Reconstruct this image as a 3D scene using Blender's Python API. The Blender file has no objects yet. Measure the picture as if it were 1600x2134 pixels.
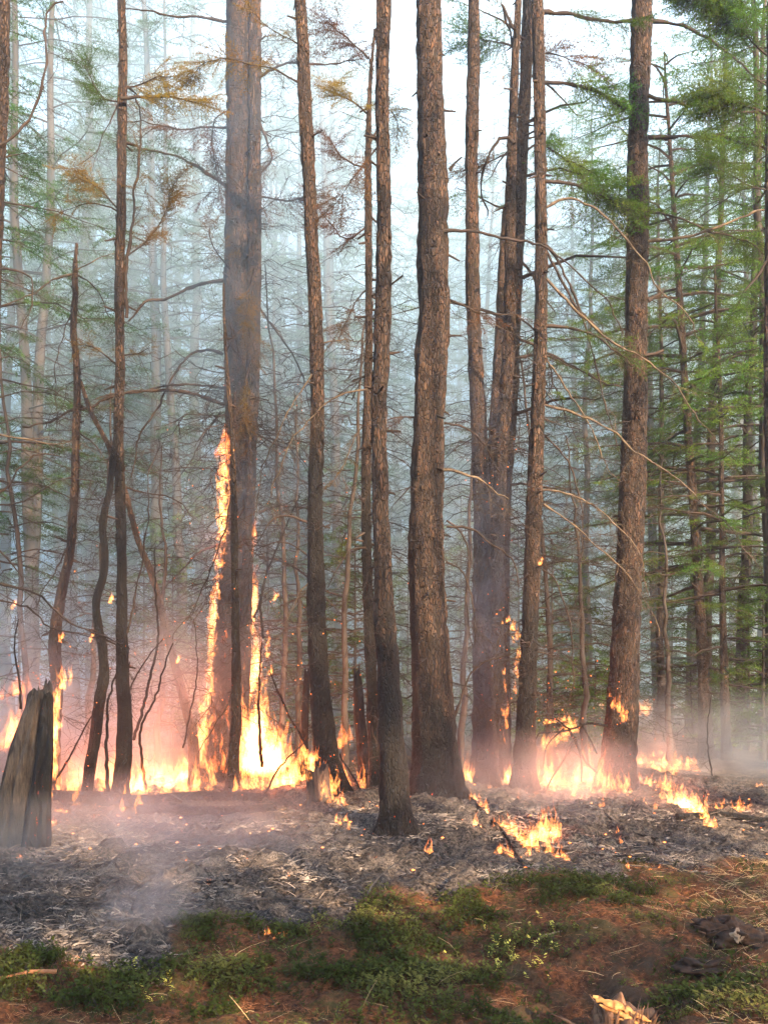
import bpy, math
import numpy as np
from mathutils import Vector

# ------------------------------------------------------------------ camera, sky, sun, exposure
SC = bpy.context.scene
COL = SC.collection
EYE, HZ, FPX = 1.6, 1340.0, 2000.0          # eye height (m), horizon row and focal length in photo pixels
cd = bpy.data.cameras.new('camera'); cam = bpy.data.objects.new('camera', cd); COL.objects.link(cam)
cam.location = (0, 0, EYE); cam.rotation_euler = (math.radians(90), 0, 0)
cd.sensor_fit = 'HORIZONTAL'; cd.sensor_width = 36; cd.lens = 45
cd.shift_y = (HZ - 1067) / 1600; cd.clip_end = 600; cd.clip_start = 0.05
SC.camera = cam

SUN_EL, SUN_AZ = 24.0, 146.0                # azimuth clockwise from +Y: behind the camera, to the right
w = bpy.data.worlds.new('World'); SC.world = w; w.use_nodes = True
nt = w.node_tree; nt.nodes.clear()
sky = nt.nodes.new('ShaderNodeTexSky'); sky.sky_type = 'NISHITA'; sky.sun_disc = False
sky.sun_elevation = math.radians(SUN_EL); sky.sun_rotation = math.radians(SUN_AZ)
sky.air_density = 1.0; sky.dust_density = 1.0; sky.ozone_density = 1.0
bg = nt.nodes.new('ShaderNodeBackground'); bg.inputs[1].default_value = 0.15
wo = nt.nodes.new('ShaderNodeOutputWorld')
nt.links.new(sky.outputs[0], bg.inputs[0]); nt.links.new(bg.outputs[0], wo.inputs[0])
sd = bpy.data.lights.new('sun', 'SUN'); sd.energy = 5.0; sd.angle = math.radians(0.5); sd.color = (1.0, 0.70, 0.43)
sun = bpy.data.objects.new('sun', sd); COL.objects.link(sun)
_e, _a = math.radians(SUN_EL), math.radians(SUN_AZ)
SDIR = np.array([math.sin(_a) * math.cos(_e), math.cos(_a) * math.cos(_e), math.sin(_e)])
sun.rotation_euler = Vector(SDIR).to_track_quat('Z', 'Y').to_euler(); sun.location = SDIR * 30
vs = SC.view_settings; vs.view_transform = 'Standard'; vs.look = 'None'; vs.exposure = 2.75; vs.gamma = 1; vs.use_curve_mapping = False
SC.render.engine = 'CYCLES'
cy = SC.cycles
cy.use_denoising = True
cy.max_bounces = 5; cy.diffuse_bounces = 2; cy.glossy_bounces = 1; cy.transmission_bounces = 2
cy.volume_bounces = 2; cy.transparent_max_bounces = 48
cy.sample_clamp_indirect = 4.0; cy.sample_clamp_direct = 0
cy.volume_step_rate = 2.5; cy.volume_max_steps = 24
cy.use_adaptive_sampling = True; cy.adaptive_threshold = 0.03

HAZE_DENSITY = 0.0022
R = np.random.default_rng(11)

# ------------------------------------------------------------------ helpers
def W(px, py, d):
    return np.array([(px - 800) / FPX * d, d, EYE + (HZ - py) / FPX * d])

def _h(i, j, k, s):
    n = (i * 374761393 + j * 668265263 + k * 2147483647 + s * 1274126177) & 0xffffffff
    n = ((n ^ (n >> 13)) * 1274126177) & 0xffffffff
    return ((n ^ (n >> 16)) & 0xffff) / 65535.0

def noise3(p, s=0):
    p = np.asarray(p, float); f = np.floor(p).astype(np.int64); t = p - f; t = t * t * (3 - 2 * t)
    x, y, z = f[..., 0], f[..., 1], f[..., 2]; o = 0
    for a in (0, 1):
        for b in (0, 1):
            for c in (0, 1):
                o = o + _h(x + a, y + b, z + c, s) * (t[..., 0] if a else 1 - t[..., 0]) * (t[..., 1] if b else 1 - t[..., 1]) * (t[..., 2] if c else 1 - t[..., 2])
    return o * 2 - 1

def fbm(p, s=0, n=3):
    o, a = 0, 1.0
    for k in range(n):
        o = o + a * noise3(np.asarray(p) * 2 ** k, s + k * 7); a *= 0.5
    return o

def n2(x, y, sc, s=0, n=3):
    return fbm(np.stack([x * sc, y * sc, np.zeros_like(x)], -1), s, n)

class Geo:
    def __init__(self): self.v = []; self.f = []; self.n = 0; self.at = {}
    def add(self, v, f, mat=0, **at):
        v = np.asarray(v, float).reshape(-1, 3); f = np.asarray(f, np.int64)
        self.f.append((f + self.n, mat)); self.v.append(v)
        for k, a in at.items(): self.at.setdefault(k, []).append((self.n, np.broadcast_to(np.asarray(a, float), (len(v),))))
        self.n += len(v)
    def mesh(self, name, mats, smooth=True):
        me = bpy.data.meshes.new(name)
        V = np.concatenate(self.v); me.vertices.add(len(V)); me.vertices.foreach_set('co', V.astype(np.float32).ravel())
        idx = np.concatenate([f.ravel() for f, m in self.f])
        tot = np.concatenate([np.full(len(f), f.shape[1]) for f, m in self.f])
        mi = np.concatenate([np.full(len(f), m) for f, m in self.f])
        st = np.concatenate([[0], np.cumsum(tot)[:-1]])
        me.loops.add(len(idx)); me.loops.foreach_set('vertex_index', idx.astype(np.int32))
        me.polygons.add(len(tot)); me.polygons.foreach_set('loop_start', st.astype(np.int32))
        me.polygons.foreach_set('loop_total', tot.astype(np.int32))
        me.polygons.foreach_set('material_index', mi.astype(np.int32))
        me.polygons.foreach_set('use_smooth', np.full(len(tot), smooth))
        for k, parts in self.at.items():
            arr = np.zeros(len(V), np.float32)
            for s, a in parts: arr[s:s + len(a)] = a
            at = me.attributes.new(k, 'FLOAT', 'POINT'); at.data.foreach_set('value', arr)
        me.update(calc_edges=True)
        for m in mats: me.materials.append(m)
        return me

def tag(o, label=None, cat=None, group=None, kind=None):
    if label: o['label'] = label
    if cat: o['category'] = cat
    if group: o['group'] = group
    if kind: o['kind'] = kind
    return o

def link(name, me, parent=None, loc=None):
    o = bpy.data.objects.new(name, me); COL.objects.link(o)
    if parent is not None: o.parent = parent
    if loc is not None: o.location = loc
    return o

def thing(name, label, cat, loc, group=None):
    o = bpy.data.objects.new(name, None); COL.objects.link(o); o.location = loc
    o.empty_display_size = 0.2
    return tag(o, label, cat, group)

def child(name, geo, mats, root, smooth=True):
    """geometry given in world coordinates becomes a part of root"""
    L = np.array(root.location)
    p = root.parent
    while p is not None:
        L = L + np.array(p.location); p = p.parent
    geo.v = [v - L for v in geo.v]
    return link(name, geo.mesh(name, mats, smooth), root)

def spline(P, step):
    """Catmull-Rom through rows of P (any width), resampled every `step` metres of its first three columns"""
    P = np.asarray(P, float)
    if len(P) < 3: P = np.array([P[0], (P[0] + P[-1]) / 2, P[-1]])
    Q = np.vstack([2 * P[0] - P[1], P, 2 * P[-1] - P[-2]]); out = []
    for i in range(1, len(Q) - 2):
        a, b, c, d = Q[i - 1], Q[i], Q[i + 1], Q[i + 2]
        n = max(1, int(np.linalg.norm(c[:3] - b[:3]) / step))
        t = (np.arange(n) / n)[:, None]
        out.append(0.5 * (2 * b + (c - a) * t + (2 * a - 5 * b + 4 * c - d) * t ** 2 + (3 * b - a - 3 * c + d) * t ** 3))
    out.append(P[-1:])
    return np.vstack(out)

def frames(C):
    T = np.gradient(C, axis=0); T /= np.linalg.norm(T, axis=1, keepdims=True) + 1e-9
    ref = np.array([0, 1.0, 0]) if abs(T[:, 1]).mean() < 0.8 else np.array([1.0, 0, 0])
    A = np.cross(ref, T); A /= np.linalg.norm(A, axis=1, keepdims=True) + 1e-9
    B = np.cross(T, A)
    return T, A, B

def tube(C, r, seg, cap=True):
    C = np.asarray(C, float); n = len(C); r = np.broadcast_to(np.asarray(r, float), (n,)) if np.ndim(r) < 2 else np.asarray(r)
    T, A, B = frames(C)
    th = np.arange(seg) / seg * 2 * math.pi
    rr = r[:, None] if r.ndim == 1 else r
    V = C[:, None] + (A[:, None] * np.cos(th)[None, :, None] + B[:, None] * np.sin(th)[None, :, None]) * rr[..., None]
    i = np.arange(n - 1)[:, None] * seg; j = np.arange(seg)[None]; k = (j + 1) % seg
    F = np.stack([i + j, i + k, i + seg + k, i + seg + j], -1).reshape(-1, 4)
    return V.reshape(-1, 3), F

def capfan(seg, start):
    return np.array([[start, start + 1 + k, start + 1 + (k + 1) % seg] for k in range(seg)])

def add_tube(g, C, r, seg=5, mat=0, **at):
    V, F = tube(C, r, seg); g.add(V, F, mat, **at)

def rot_from(X, up=(0, 0, 1), roll=0.0):
    """matrices whose local x runs along X"""
    X = X / np.linalg.norm(X, axis=-1, keepdims=True)
    up = np.broadcast_to(np.asarray(up, float), X.shape)
    Y = np.cross(up, X); Y /= np.linalg.norm(Y, axis=-1, keepdims=True) + 1e-9
    Z = np.cross(X, Y)
    roll = np.broadcast_to(roll, X.shape[:-1])[..., None]
    Y2 = Y * np.cos(roll) + Z * np.sin(roll); Z2 = -Y * np.sin(roll) + Z * np.cos(roll)
    return np.stack([X, Y2, Z2], -1)

def scatter(g, tpl, M, L, mat_map=None, **at):
    """place a template (list of (V,F,mat)) with matrices M (m,3,3) at L (m,3)"""
    m = len(L)
    for (V, F, mt) in tpl:
        P = np.einsum('mij,nj->mni', M, V) + L[:, None]
        FF = (F[None] + (np.arange(m) * len(V))[:, None, None]).reshape(-1, F.shape[1])
        a = {k: np.repeat(v, len(V)) for k, v in at.items()}
        g.add(P.reshape(-1, 3), FF, mt, **a)

# ------------------------------------------------------------------ materials
def mat(name):
    m = bpy.data.materials.new(name); m.use_nodes = True; t = m.node_tree; t.nodes.clear()
    o = t.nodes.new('ShaderNodeOutputMaterial')
    return m, t, o

def N(t, typ, **kw):
    n = t.nodes.new(typ)
    for k, v in kw.items():
        if k.startswith('i_'): 
            key = k[2:]; key = int(key) if key.isdigit() else key.replace('_', ' ')
            n.inputs[key].default_value = v
        else: setattr(n, k, v)
    return n

def ramp(t, stops, interp='LINEAR'):
    n = t.nodes.new('ShaderNodeValToRGB'); e = n.color_ramp.elements; n.color_ramp.interpolation = interp
    while len(e) > 1: e.remove(e[0])
    e[0].position = stops[0][0]; e[0].color = (*stops[0][1], 1)
    for p, c in stops[1:]:
        x = e.new(p); x.color = (*c, 1)
    return n

def g3(v): return (v, v, v)

def maprange(t, a, b, c, d, src):
    n = N(t, 'ShaderNodeMapRange'); n.inputs[1].default_value = a; n.inputs[2].default_value = b
    n.inputs[3].default_value = c; n.inputs[4].default_value = d; n.clamp = True
    t.links.new(src, n.inputs[0]); return n.outputs[0]

def math_(t, op, a, b=None, c=None):
    n = N(t, 'ShaderNodeMath', operation=op)
    for i, v in enumerate((a, b, c)):
        if v is None: continue
        if isinstance(v, (int, float)): n.inputs[i].default_value = v
        else: t.links.new(v, n.inputs[i])
    return n.outputs[0]

def mix(t, f, a, b, blend='MIX'):
    n = N(t, 'ShaderNodeMix', data_type='RGBA', blend_type=blend)
    for i, v in ((0, f), (6, a), (7, b)):
        if isinstance(v, (int, float)): n.inputs[i].default_value = v
        elif isinstance(v, tuple): n.inputs[i].default_value = (*v, 1)
        else: t.links.new(v, n.inputs[i])
    return n.outputs[2]

def coords(t, scale):
    c = N(t, 'ShaderNodeTexCoord'); m = N(t, 'ShaderNodeMapping'); m.inputs['Scale'].default_value = scale
    t.links.new(c.outputs['Object'], m.inputs[0]); return m.outputs[0]

def noise_node(t, vec, scale, detail=4, rough=0.55, dist=0.0):
    n = N(t, 'ShaderNodeTexNoise'); n.inputs['Scale'].default_value = scale; n.inputs['Detail'].default_value = detail
    n.inputs['Roughness'].default_value = rough; n.inputs['Distortion'].default_value = dist
    t.links.new(vec, n.inputs['Vector']); return n.outputs['Fac']

def bark_mat(name, light, dark, warm, ember=0.0, cell=26):
    m, t, o = mat(name)
    v = coords(t, (1, 1, 0.30)); v2 = coords(t, (1, 1, 1))
    fine = noise_node(t, v, 60, 5, 0.65); mid = noise_node(t, v, 14, 4, 0.6, 0.4); big = noise_node(t, v2, 1.6, 3)
    dn = N(t, 'ShaderNodeTexNoise'); dn.inputs['Scale'].default_value = 16; t.links.new(v, dn.inputs['Vector'])
    off = N(t, 'ShaderNodeVectorMath', operation='SCALE'); off.inputs['Scale'].default_value = 0.055; t.links.new(dn.outputs['Color'], off.inputs[0])
    dv = N(t, 'ShaderNodeVectorMath', operation='ADD'); t.links.new(v, dv.inputs[0]); t.links.new(off.outputs[0], dv.inputs[1])
    vo = N(t, 'ShaderNodeTexVoronoi', feature='DISTANCE_TO_EDGE'); vo.inputs['Scale'].default_value = cell; t.links.new(dv.outputs[0], vo.inputs['Vector'])
    vc = N(t, 'ShaderNodeTexVoronoi', feature='F1'); vc.inputs['Scale'].default_value = cell; t.links.new(dv.outputs[0], vc.inputs['Vector'])
    seam = maprange(t, 0.02, 0.16, 0, 1, vo.outputs['Distance'])
    cellv = N(t, 'ShaderNodeSeparateColor'); t.links.new(vc.outputs['Color'], cellv.inputs[0])
    rel = N(t, 'ShaderNodeAttribute', attribute_name='relief').outputs['Fac']
    ch = N(t, 'ShaderNodeAttribute', attribute_name='char').outputs['Fac']
    c = mix(t, maprange(t, 0.38, 0.64, 0, 1, fine), dark, light)
    c = mix(t, math_(t, 'MULTIPLY', cellv.outputs[0], .8), c, warm)
    c = mix(t, math_(t, 'MULTIPLY', math_(t, 'POWER', cellv.outputs[1], 5), .55), c, tuple(1.6 * x for x in light))
    c = mix(t, maprange(t, 0.4, 0.7, 0, 0.5, big), c, tuple(.9 * x for x in dark))
    c = mix(t, maprange(t, -1.0, 0.3, 0.9, 0, rel), c, (0.012, 0.009, 0.007))
    c = mix(t, math_(t, 'SUBTRACT', 1, seam), c, (0.012, 0.009, 0.007))
    chn = math_(t, 'ADD', ch, math_(t, 'MULTIPLY', math_(t, 'SUBTRACT', noise_node(t, coords(t, (1, 1, .35)), 6, 5, .7, .8), 0.5), 2.0))
    cm = maprange(t, 0.30, 0.60, 0, 0.97, chn)
    char = mix(t, maprange(t, 0.57, 0.75, 0, 0.5, fine), (0.005, 0.0045, 0.0045), (0.045, 0.040, 0.038))
    c = mix(t, cm, c, char)
    b = N(t, 'ShaderNodeBsdfPrincipled'); b.inputs['Roughness'].default_value = 0.85; b.inputs['Specular IOR Level'].default_value = 0.2
    t.links.new(c, b.inputs['Base Color'])
    bp = N(t, 'ShaderNodeBump'); bp.inputs['Strength'].default_value = 1.0; bp.inputs['Distance'].default_value = 0.014
    t.links.new(math_(t, 'ADD', math_(t, 'ADD', fine, math_(t, 'MULTIPLY', cellv.outputs[2], .7)), math_(t, 'MULTIPLY', seam, 1.3)), bp.inputs['Height']); t.links.new(bp.outputs[0], b.inputs['Normal'])
    if ember > 0:
        em = N(t, 'ShaderNodeAttribute', attribute_name='ember').outputs['Fac']
        sp = noise_node(t, coords(t, (1, 1, 0.7)), 34, 3, 0.7)
        k = math_(t, 'MULTIPLY', maprange(t, 0.70, 0.76, 0, 1, sp), em)
        b.inputs['Emission Color'].default_value = (1.0, 0.10, 0.015, 1)
        t.links.new(math_(t, 'MULTIPLY', k, ember), b.inputs['Emission Strength'])
        m.cycles.emission_sampling = 'NONE'
    t.links.new(b.outputs[0], o.inputs[0]); return m

def leaf_mat(name, cols, trans=0.35):
    m, t, o = mat(name)
    v = coords(t, (1, 1, 1)); n = noise_node(t, v, 1.7, 3, 0.6); n2_ = noise_node(t, v, 23, 2)
    oi = N(t, 'ShaderNodeObjectInfo')
    f = math_(t, 'ADD', maprange(t, 0.3, 0.7, 0, 0.7, n), math_(t, 'MULTIPLY', n2_, 0.3))
    r = ramp(t, [(i / (len(cols) - 1), c) for i, c in enumerate(cols)]); t.links.new(f, r.inputs[0])
    hs = N(t, 'ShaderNodeHueSaturation'); t.links.new(r.outputs[0], hs.inputs['Color'])
    t.links.new(maprange(t, 0, 1, 0.75, 1.2, oi.outputs['Random']), hs.inputs['Value'])
    t.links.new(maprange(t, 0, 1, 0.485, 0.51, oi.outputs['Random']), hs.inputs['Hue'])
    d = N(t, 'ShaderNodeBsdfDiffuse'); tr = N(t, 'ShaderNodeBsdfTranslucent')
    t.links.new(hs.outputs[0], d.inputs[0]); t.links.new(hs.outputs[0], tr.inputs[0])
    mx = N(t, 'ShaderNodeMixShader'); mx.inputs[0].default_value = trans
    t.links.new(d.outputs[0], mx.inputs[1]); t.links.new(tr.outputs[0], mx.inputs[2]); t.links.new(mx.outputs[0], o.inputs[0])
    return m

def plain_mat(name, a, b_, scale=12, rough=0.85, stretch=(1, 1, 1), ember=0.0):
    m, t, o = mat(name); v = coords(t, stretch); n = noise_node(t, v, scale, 4, 0.6)
    c = mix(t, maprange(t, 0.35, 0.65, 0, 1, n), a, b_)
    b = N(t, 'ShaderNodeBsdfPrincipled'); b.inputs['Roughness'].default_value = rough; b.inputs['Specular IOR Level'].default_value = 0.2
    t.links.new(c, b.inputs['Base Color'])
    bp = N(t, 'ShaderNodeBump'); bp.inputs['Strength'].default_value = 0.6; bp.inputs['Distance'].default_value = 0.006
    t.links.new(n, bp.inputs['Height']); t.links.new(bp.outputs[0], b.inputs['Normal'])
    t.links.new(b.outputs[0], o.inputs[0]); return m

M = {}
M['bark'] = bark_mat('larch_bark', (0.080, 0.054, 0.039), (0.018, 0.012, 0.0095), (0.078, 0.037, 0.019), 1.2, cell=50)
M['bark_far'] = plain_mat('far_bark', (0.040, 0.032, 0.028), (0.016, 0.013, 0.011), 6, stretch=(1, 1, .3))
M['twig'] = plain_mat('dead_twig', (0.034, 0.023, 0.018), (0.013, 0.010, 0.008), 9)
M['twig_pale'] = plain_mat('sunlit_twig', (0.095, 0.072, 0.046), (0.028, 0.019, 0.014), 16)  # paler dead twig, sunlight on the branches put into its colour
M['green'] = leaf_mat('green_needles', [(0.018, 0.052, 0.010), (0.055, 0.115, 0.016), (0.150, 0.190, 0.026)], .5)
M['far_green'] = leaf_mat('far_needles', [(0.018, 0.048, 0.020), (0.035, 0.080, 0.026), (0.060, 0.100, 0.030)])
M['singed'] = leaf_mat('singed_needles', [(0.05, 0.055, 0.012), (0.15, 0.10, 0.02), (0.11, 0.045, 0.016)])
M['rust'] = leaf_mat('rusty_needles', [(0.060, 0.035, 0.020), (0.11, 0.055, 0.025), (0.055, 0.050, 0.020)])
M['berry'] = leaf_mat('berry_leaves', [(0.012, 0.020, 0.006), (0.044, 0.056, 0.014), (0.180, 0.160, 0.045)], 0.35)  # palest leaf tone puts small sun highlights into the colour
M['straw'] = plain_mat('dry_grass', (0.42, 0.31, 0.16), (0.24, 0.16, 0.08), 5)
M['ash'] = plain_mat('ash_twigs', (0.25, 0.205, 0.165), (0.045, 0.034, 0.027), 12)
M['coal'] = plain_mat('charred_twigs', (0.014, 0.013, 0.012), (0.06, 0.05, 0.045), 9)
M['duff'] = plain_mat('needle_litter', (0.20, 0.085, 0.035), (0.09, 0.045, 0.024), 5)
M['oldwood'] = plain_mat('weathered_wood', (0.20, 0.15, 0.11), (0.08, 0.06, 0.05), 9, stretch=(1, 1, .12))
M['freshwood'] = plain_mat('splintered_wood', (0.50, 0.25, 0.08), (0.20, 0.07, 0.02), 40, stretch=(.25, .6, 1))
M['rotwood'] = plain_mat('rotten_wood', (0.034, 0.017, 0.010), (0.008, 0.005, 0.004), 24)

# flame: luminous gas that adds its light to what lies behind it
def flame_mat(name, strength, cold=(1.0, 0.15, 0.025), hot=(1.0, 0.35, 0.085)):
    m, t, o = mat(name)
    heat = N(t, 'ShaderNodeAttribute', attribute_name='hotness').outputs['Fac']
    n = noise_node(t, coords(t, (1, 1, 0.40)), 17, 4, 0.65, 2.0)
    n = maprange(t, 0.44, 0.60, 0.02, 1.25, n)
    c = mix(t, heat, cold, hot)
    e = N(t, 'ShaderNodeEmission'); t.links.new(c, e.inputs[0])
    k = math_(t, 'MULTIPLY', math_(t, 'MULTIPLY', heat, strength), n); t.links.new(k, e.inputs[1])
    tr = N(t, 'ShaderNodeBsdfTransparent'); ad = N(t, 'ShaderNodeAddShader')
    t.links.new(e.outputs[0], ad.inputs[0]); t.links.new(tr.outputs[0], ad.inputs[1]); t.links.new(ad.outputs[0], o.inputs[0])
    m.cycles.emission_sampling = 'NONE'
    return m
M['flame'] = flame_mat('flame', 0.22)
M['glow'] = None
m, t, o = mat('ember_glow')
e = N(t, 'ShaderNodeEmission'); e.inputs[0].default_value = (1, .20, .04, 1); e.inputs[1].default_value = 1.6
t.links.new(e.outputs[0], o.inputs[0]); m.cycles.emission_sampling = 'NONE'; M['glow'] = m

# ------------------------------------------------------------------ haze
m, t, o = mat('haze_air')
pv = N(t, 'ShaderNodeVolumePrincipled'); pv.inputs['Density'].default_value = HAZE_DENSITY
pv.inputs['Color'].default_value = (0.86, 0.93, 1.0, 1); pv.inputs['Anisotropy'].default_value = 0.55
t.links.new(pv.outputs[0], o.inputs['Volume'])
def boxmesh(name, lo, hi, mt):
    g = Geo(); x0, y0, z0 = lo; x1, y1, z1 = hi
    g.add([(x0, y0, z0), (x1, y0, z0), (x1, y1, z0), (x0, y1, z0), (x0, y0, z1), (x1, y0, z1), (x1, y1, z1), (x0, y1, z1)],
          [(0, 3, 2, 1), (4, 5, 6, 7), (0, 1, 5, 4), (1, 2, 6, 5), (2, 3, 7, 6), (3, 0, 4, 7)])
    return g.mesh(name, [mt], False)
tag(link('haze', boxmesh('haze', (-61, -33, -2.2), (61, 112, 23.0), m)), 'pale blue smoke haze hanging among all the trees', 'haze', kind='stuff')

# the thick smoke that fills the wood behind the fire line, with a billowing front
m, t, o = mat('smoke_bank')
pv = N(t, 'ShaderNodeVolumePrincipled'); pv.inputs['Density'].default_value = 0.088
pv.inputs['Color'].default_value = (0.66, 0.86, 1.0, 1); pv.inputs['Anisotropy'].default_value = 0.3
t.links.new(pv.outputs[0], o.inputs['Volume'])
g = Geo(); nx, nz = 60, 24; bx = np.linspace(-58, 58, nx); bz = np.linspace(-2.0, 22.0, nz); BX, BZ = np.meshgrid(bx, bz)
fy = 13.0 + 1.6 * fbm(np.stack([BX * .25, BZ * .25, 0 * BX], -1), 3, 3) + .03 * BX ** 2 * 0
fy = np.where((BX > 1.2) & (BX < 60), fy + 3.0 * np.clip((BX - 1.2) / 3, 0, 1), fy)
Vf = np.stack([BX, fy, BZ], -1).reshape(-1, 3); Vb = np.stack([BX, 0 * fy + 108, BZ], -1).reshape(-1, 3); i = np.arange(nz - 1)[:, None] * nx; j = np.arange(nx - 1)[None]
Q = np.stack([i + j, i + j + 1, i + nx + j + 1, i + nx + j], -1).reshape(-1, 4); K = nx * nz
F = [Q, Q[:, ::-1] + K]
for e in (np.arange(nx), np.arange(nx)[::-1] + (nz - 1) * nx, (np.arange(nz) * nx)[::-1], np.arange(nz) * nx + nx - 1):
    F.append(np.stack([e[:-1], e[:-1] + K, e[1:] + K, e[1:]], -1))
g.add(np.vstack([Vf, Vb]), np.vstack(F))
tag(link('smoke', g.mesh('smoke_bank', [m], False)), 'thick pale blue smoke filling the wood behind the fire', 'smoke', kind='stuff')

# ------------------------------------------------------------------ ground
BND = np.array([(-400, 1985), (0, 1985), (150, 1975), (260, 2000), (330, 2030), (352, 1985), (365, 1935), (480, 1915), (620, 1925), (720, 1930), (770, 1885), (900, 1870),
                (1010, 1865), (1120, 1850), (1165, 1815), (1300, 1800), (1450, 1790), (1600, 1775), (1700, 1765), (2200, 1740)], float)
def gz(x, y):
    x = np.asarray(x, float); y = np.asarray(y, float)
    near = np.clip((60 - y) / 40, 0, 1)
    z = 0.07 * n2(x, y, 0.45, 3, 2) * near + 0.035 * n2(x, y, 1.6, 9, 2) * near
    # mound under the middle trees, hollow and lip at lower right
    z += 0.10 * np.exp(-(((x - 0.1) / 1.3) ** 2 + ((y - 8.6) / 1.5) ** 2))
    z += 0.10 * np.exp(-(((x - 1.5) / 0.45) ** 2 + ((y - 5.4) / 0.5) ** 2)) - 0.17 * np.exp(-(((x - 0.95) / 0.33) ** 2 + ((y - 4.4) / 0.35) ** 2))
    z -= 0.08 * np.exp(-(((x - 1.45) / 0.3) ** 2 + ((y - 4.75) / 0.25) ** 2))
    return z
def gpos(px, py):
    y = EYE * FPX / (py - HZ); return (px - 800) / FPX * y, y
def gpix(x, y):
    return 800 + FPX * x / y, HZ + EYE * FPX / y
def ashmask(x, y):
    px, py = gpix(x, np.maximum(y, 1.0))
    b = np.interp(px, BND[:, 0], BND[:, 1]) + 26 * n2(x, y, 2.6, 21, 3)
    return np.clip((b - py) / 26 + 0.5, 0, 1) * np.clip((26 + 5 * n2(x, y, .3, 5) - y) / 6, 0, 1)

ys = np.concatenate([np.linspace(-32, 2.2, 20), np.arange(2.4, 6.5, 0.026), np.arange(6.5, 12.5, 0.045), np.arange(12.5, 26, 0.3), np.geomspace(26, 111, 22)])
xs = np.concatenate([-np.geomspace(60, 6.2, 22), np.arange(-6, -3.4, .12), np.arange(-3.4, 3.4, 0.03), np.arange(3.4, 6, .12), np.geomspace(6.2, 60, 22)])
X, Y = np.meshgrid(xs, ys)
A = ashmask(X, Y)
rough = 0.026 * n2(X, Y, 6, 31, 3) + 0.018 * n2(X, Y, 19, 33, 2)
Z = gz(X, Y) + rough * (1 + 0.9 * A) * np.clip((14 - Y) / 4, 0, 1)
px_, py_ = gpix(X, np.maximum(Y, 1)); 
soil = np.clip((px_ - 780) / 500, 0, 1) * np.clip((py_ - 1930) / 60, 0, 1)
Z += soil * (0.03 * n2(X, Y, 5, 41, 3))
g = Geo(); n0, n1 = X.shape
i = np.arange(n0 - 1)[:, None] * n1; j = np.arange(n1 - 1)[None]
g.add(np.stack([X, Y, Z], -1).reshape(-1, 3), np.stack([i + j, i + j + 1, i + n1 + j + 1, i + n1 + j], -1).reshape(-1, 4), 0, ash=A.ravel(), soil=soil.ravel())
m, t, o = mat('forest_floor')
v = coords(t, (1, 1, 1))
n_big = noise_node(t, v, 1.1, 4, 0.6); n_mid = noise_node(t, v, 6, 5, 0.65); n_fine = noise_node(t, v, 38, 5, 0.7); n_vf = noise_node(t, v, 120, 3, 0.7)
ash_a = N(t, 'ShaderNodeAttribute', attribute_name='ash').outputs['Fac']; soil_a = N(t, 'ShaderNodeAttribute', attribute_name='soil').outputs['Fac']
duff = mix(t, maprange(t, .35, .65, 0, 1, n_fine), (0.022, 0.010, 0.006), (0.125, 0.048, 0.020))
duff = mix(t, maprange(t, .48, .62, 0, .6, n_mid), duff, (0.045, 0.050, 0.016))
duff = mix(t, math_(t, 'MULTIPLY', soil_a, maprange(t, .40, .6, 0, .85, n_mid)), duff, (0.045, 0.026, 0.018))
ashc = mix(t, maprange(t, .42, .60, 0, 1, n_fine), (0.010, 0.009, 0.008), (0.12, 0.095, 0.075))
ashc = mix(t, maprange(t, .45, .62, 0, .8, n_mid), ashc, mix(t, maprange(t, .4, .6, 0, 1, n_vf), (0.022, 0.016, 0.012), (0.20, 0.165, 0.135)))
ashc = mix(t, maprange(t, .44, .54, 0, .8, n_big), ashc, mix(t, maprange(t, .45, .6, 0, 1, n_fine), (0.012, 0.011, 0.010), (0.075, 0.06, 0.05)))
c = mix(t, ash_a, duff, ashc)
b = N(t, 'ShaderNodeBsdfPrincipled'); b.inputs['Roughness'].default_value = 0.95; b.inputs['Specular IOR Level'].default_value = 0.1
t.links.new(c, b.inputs['Base Color'])
bp = N(t, 'ShaderNodeBump'); bp.inputs['Strength'].default_value = 1.0; bp.inputs['Distance'].default_value = 0.02
t.links.new(math_(t, 'ADD', n_fine, math_(t, 'MULTIPLY', n_vf, .4)), bp.inputs['Height']); t.links.new(bp.outputs[0], b.inputs['Normal'])
t.links.new(b.outputs[0], o.inputs[0])
tag(link('ground', g.mesh('ground', [m])), 'forest floor, grey ash behind and brown needle litter in front', 'ground', kind='structure')

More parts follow.
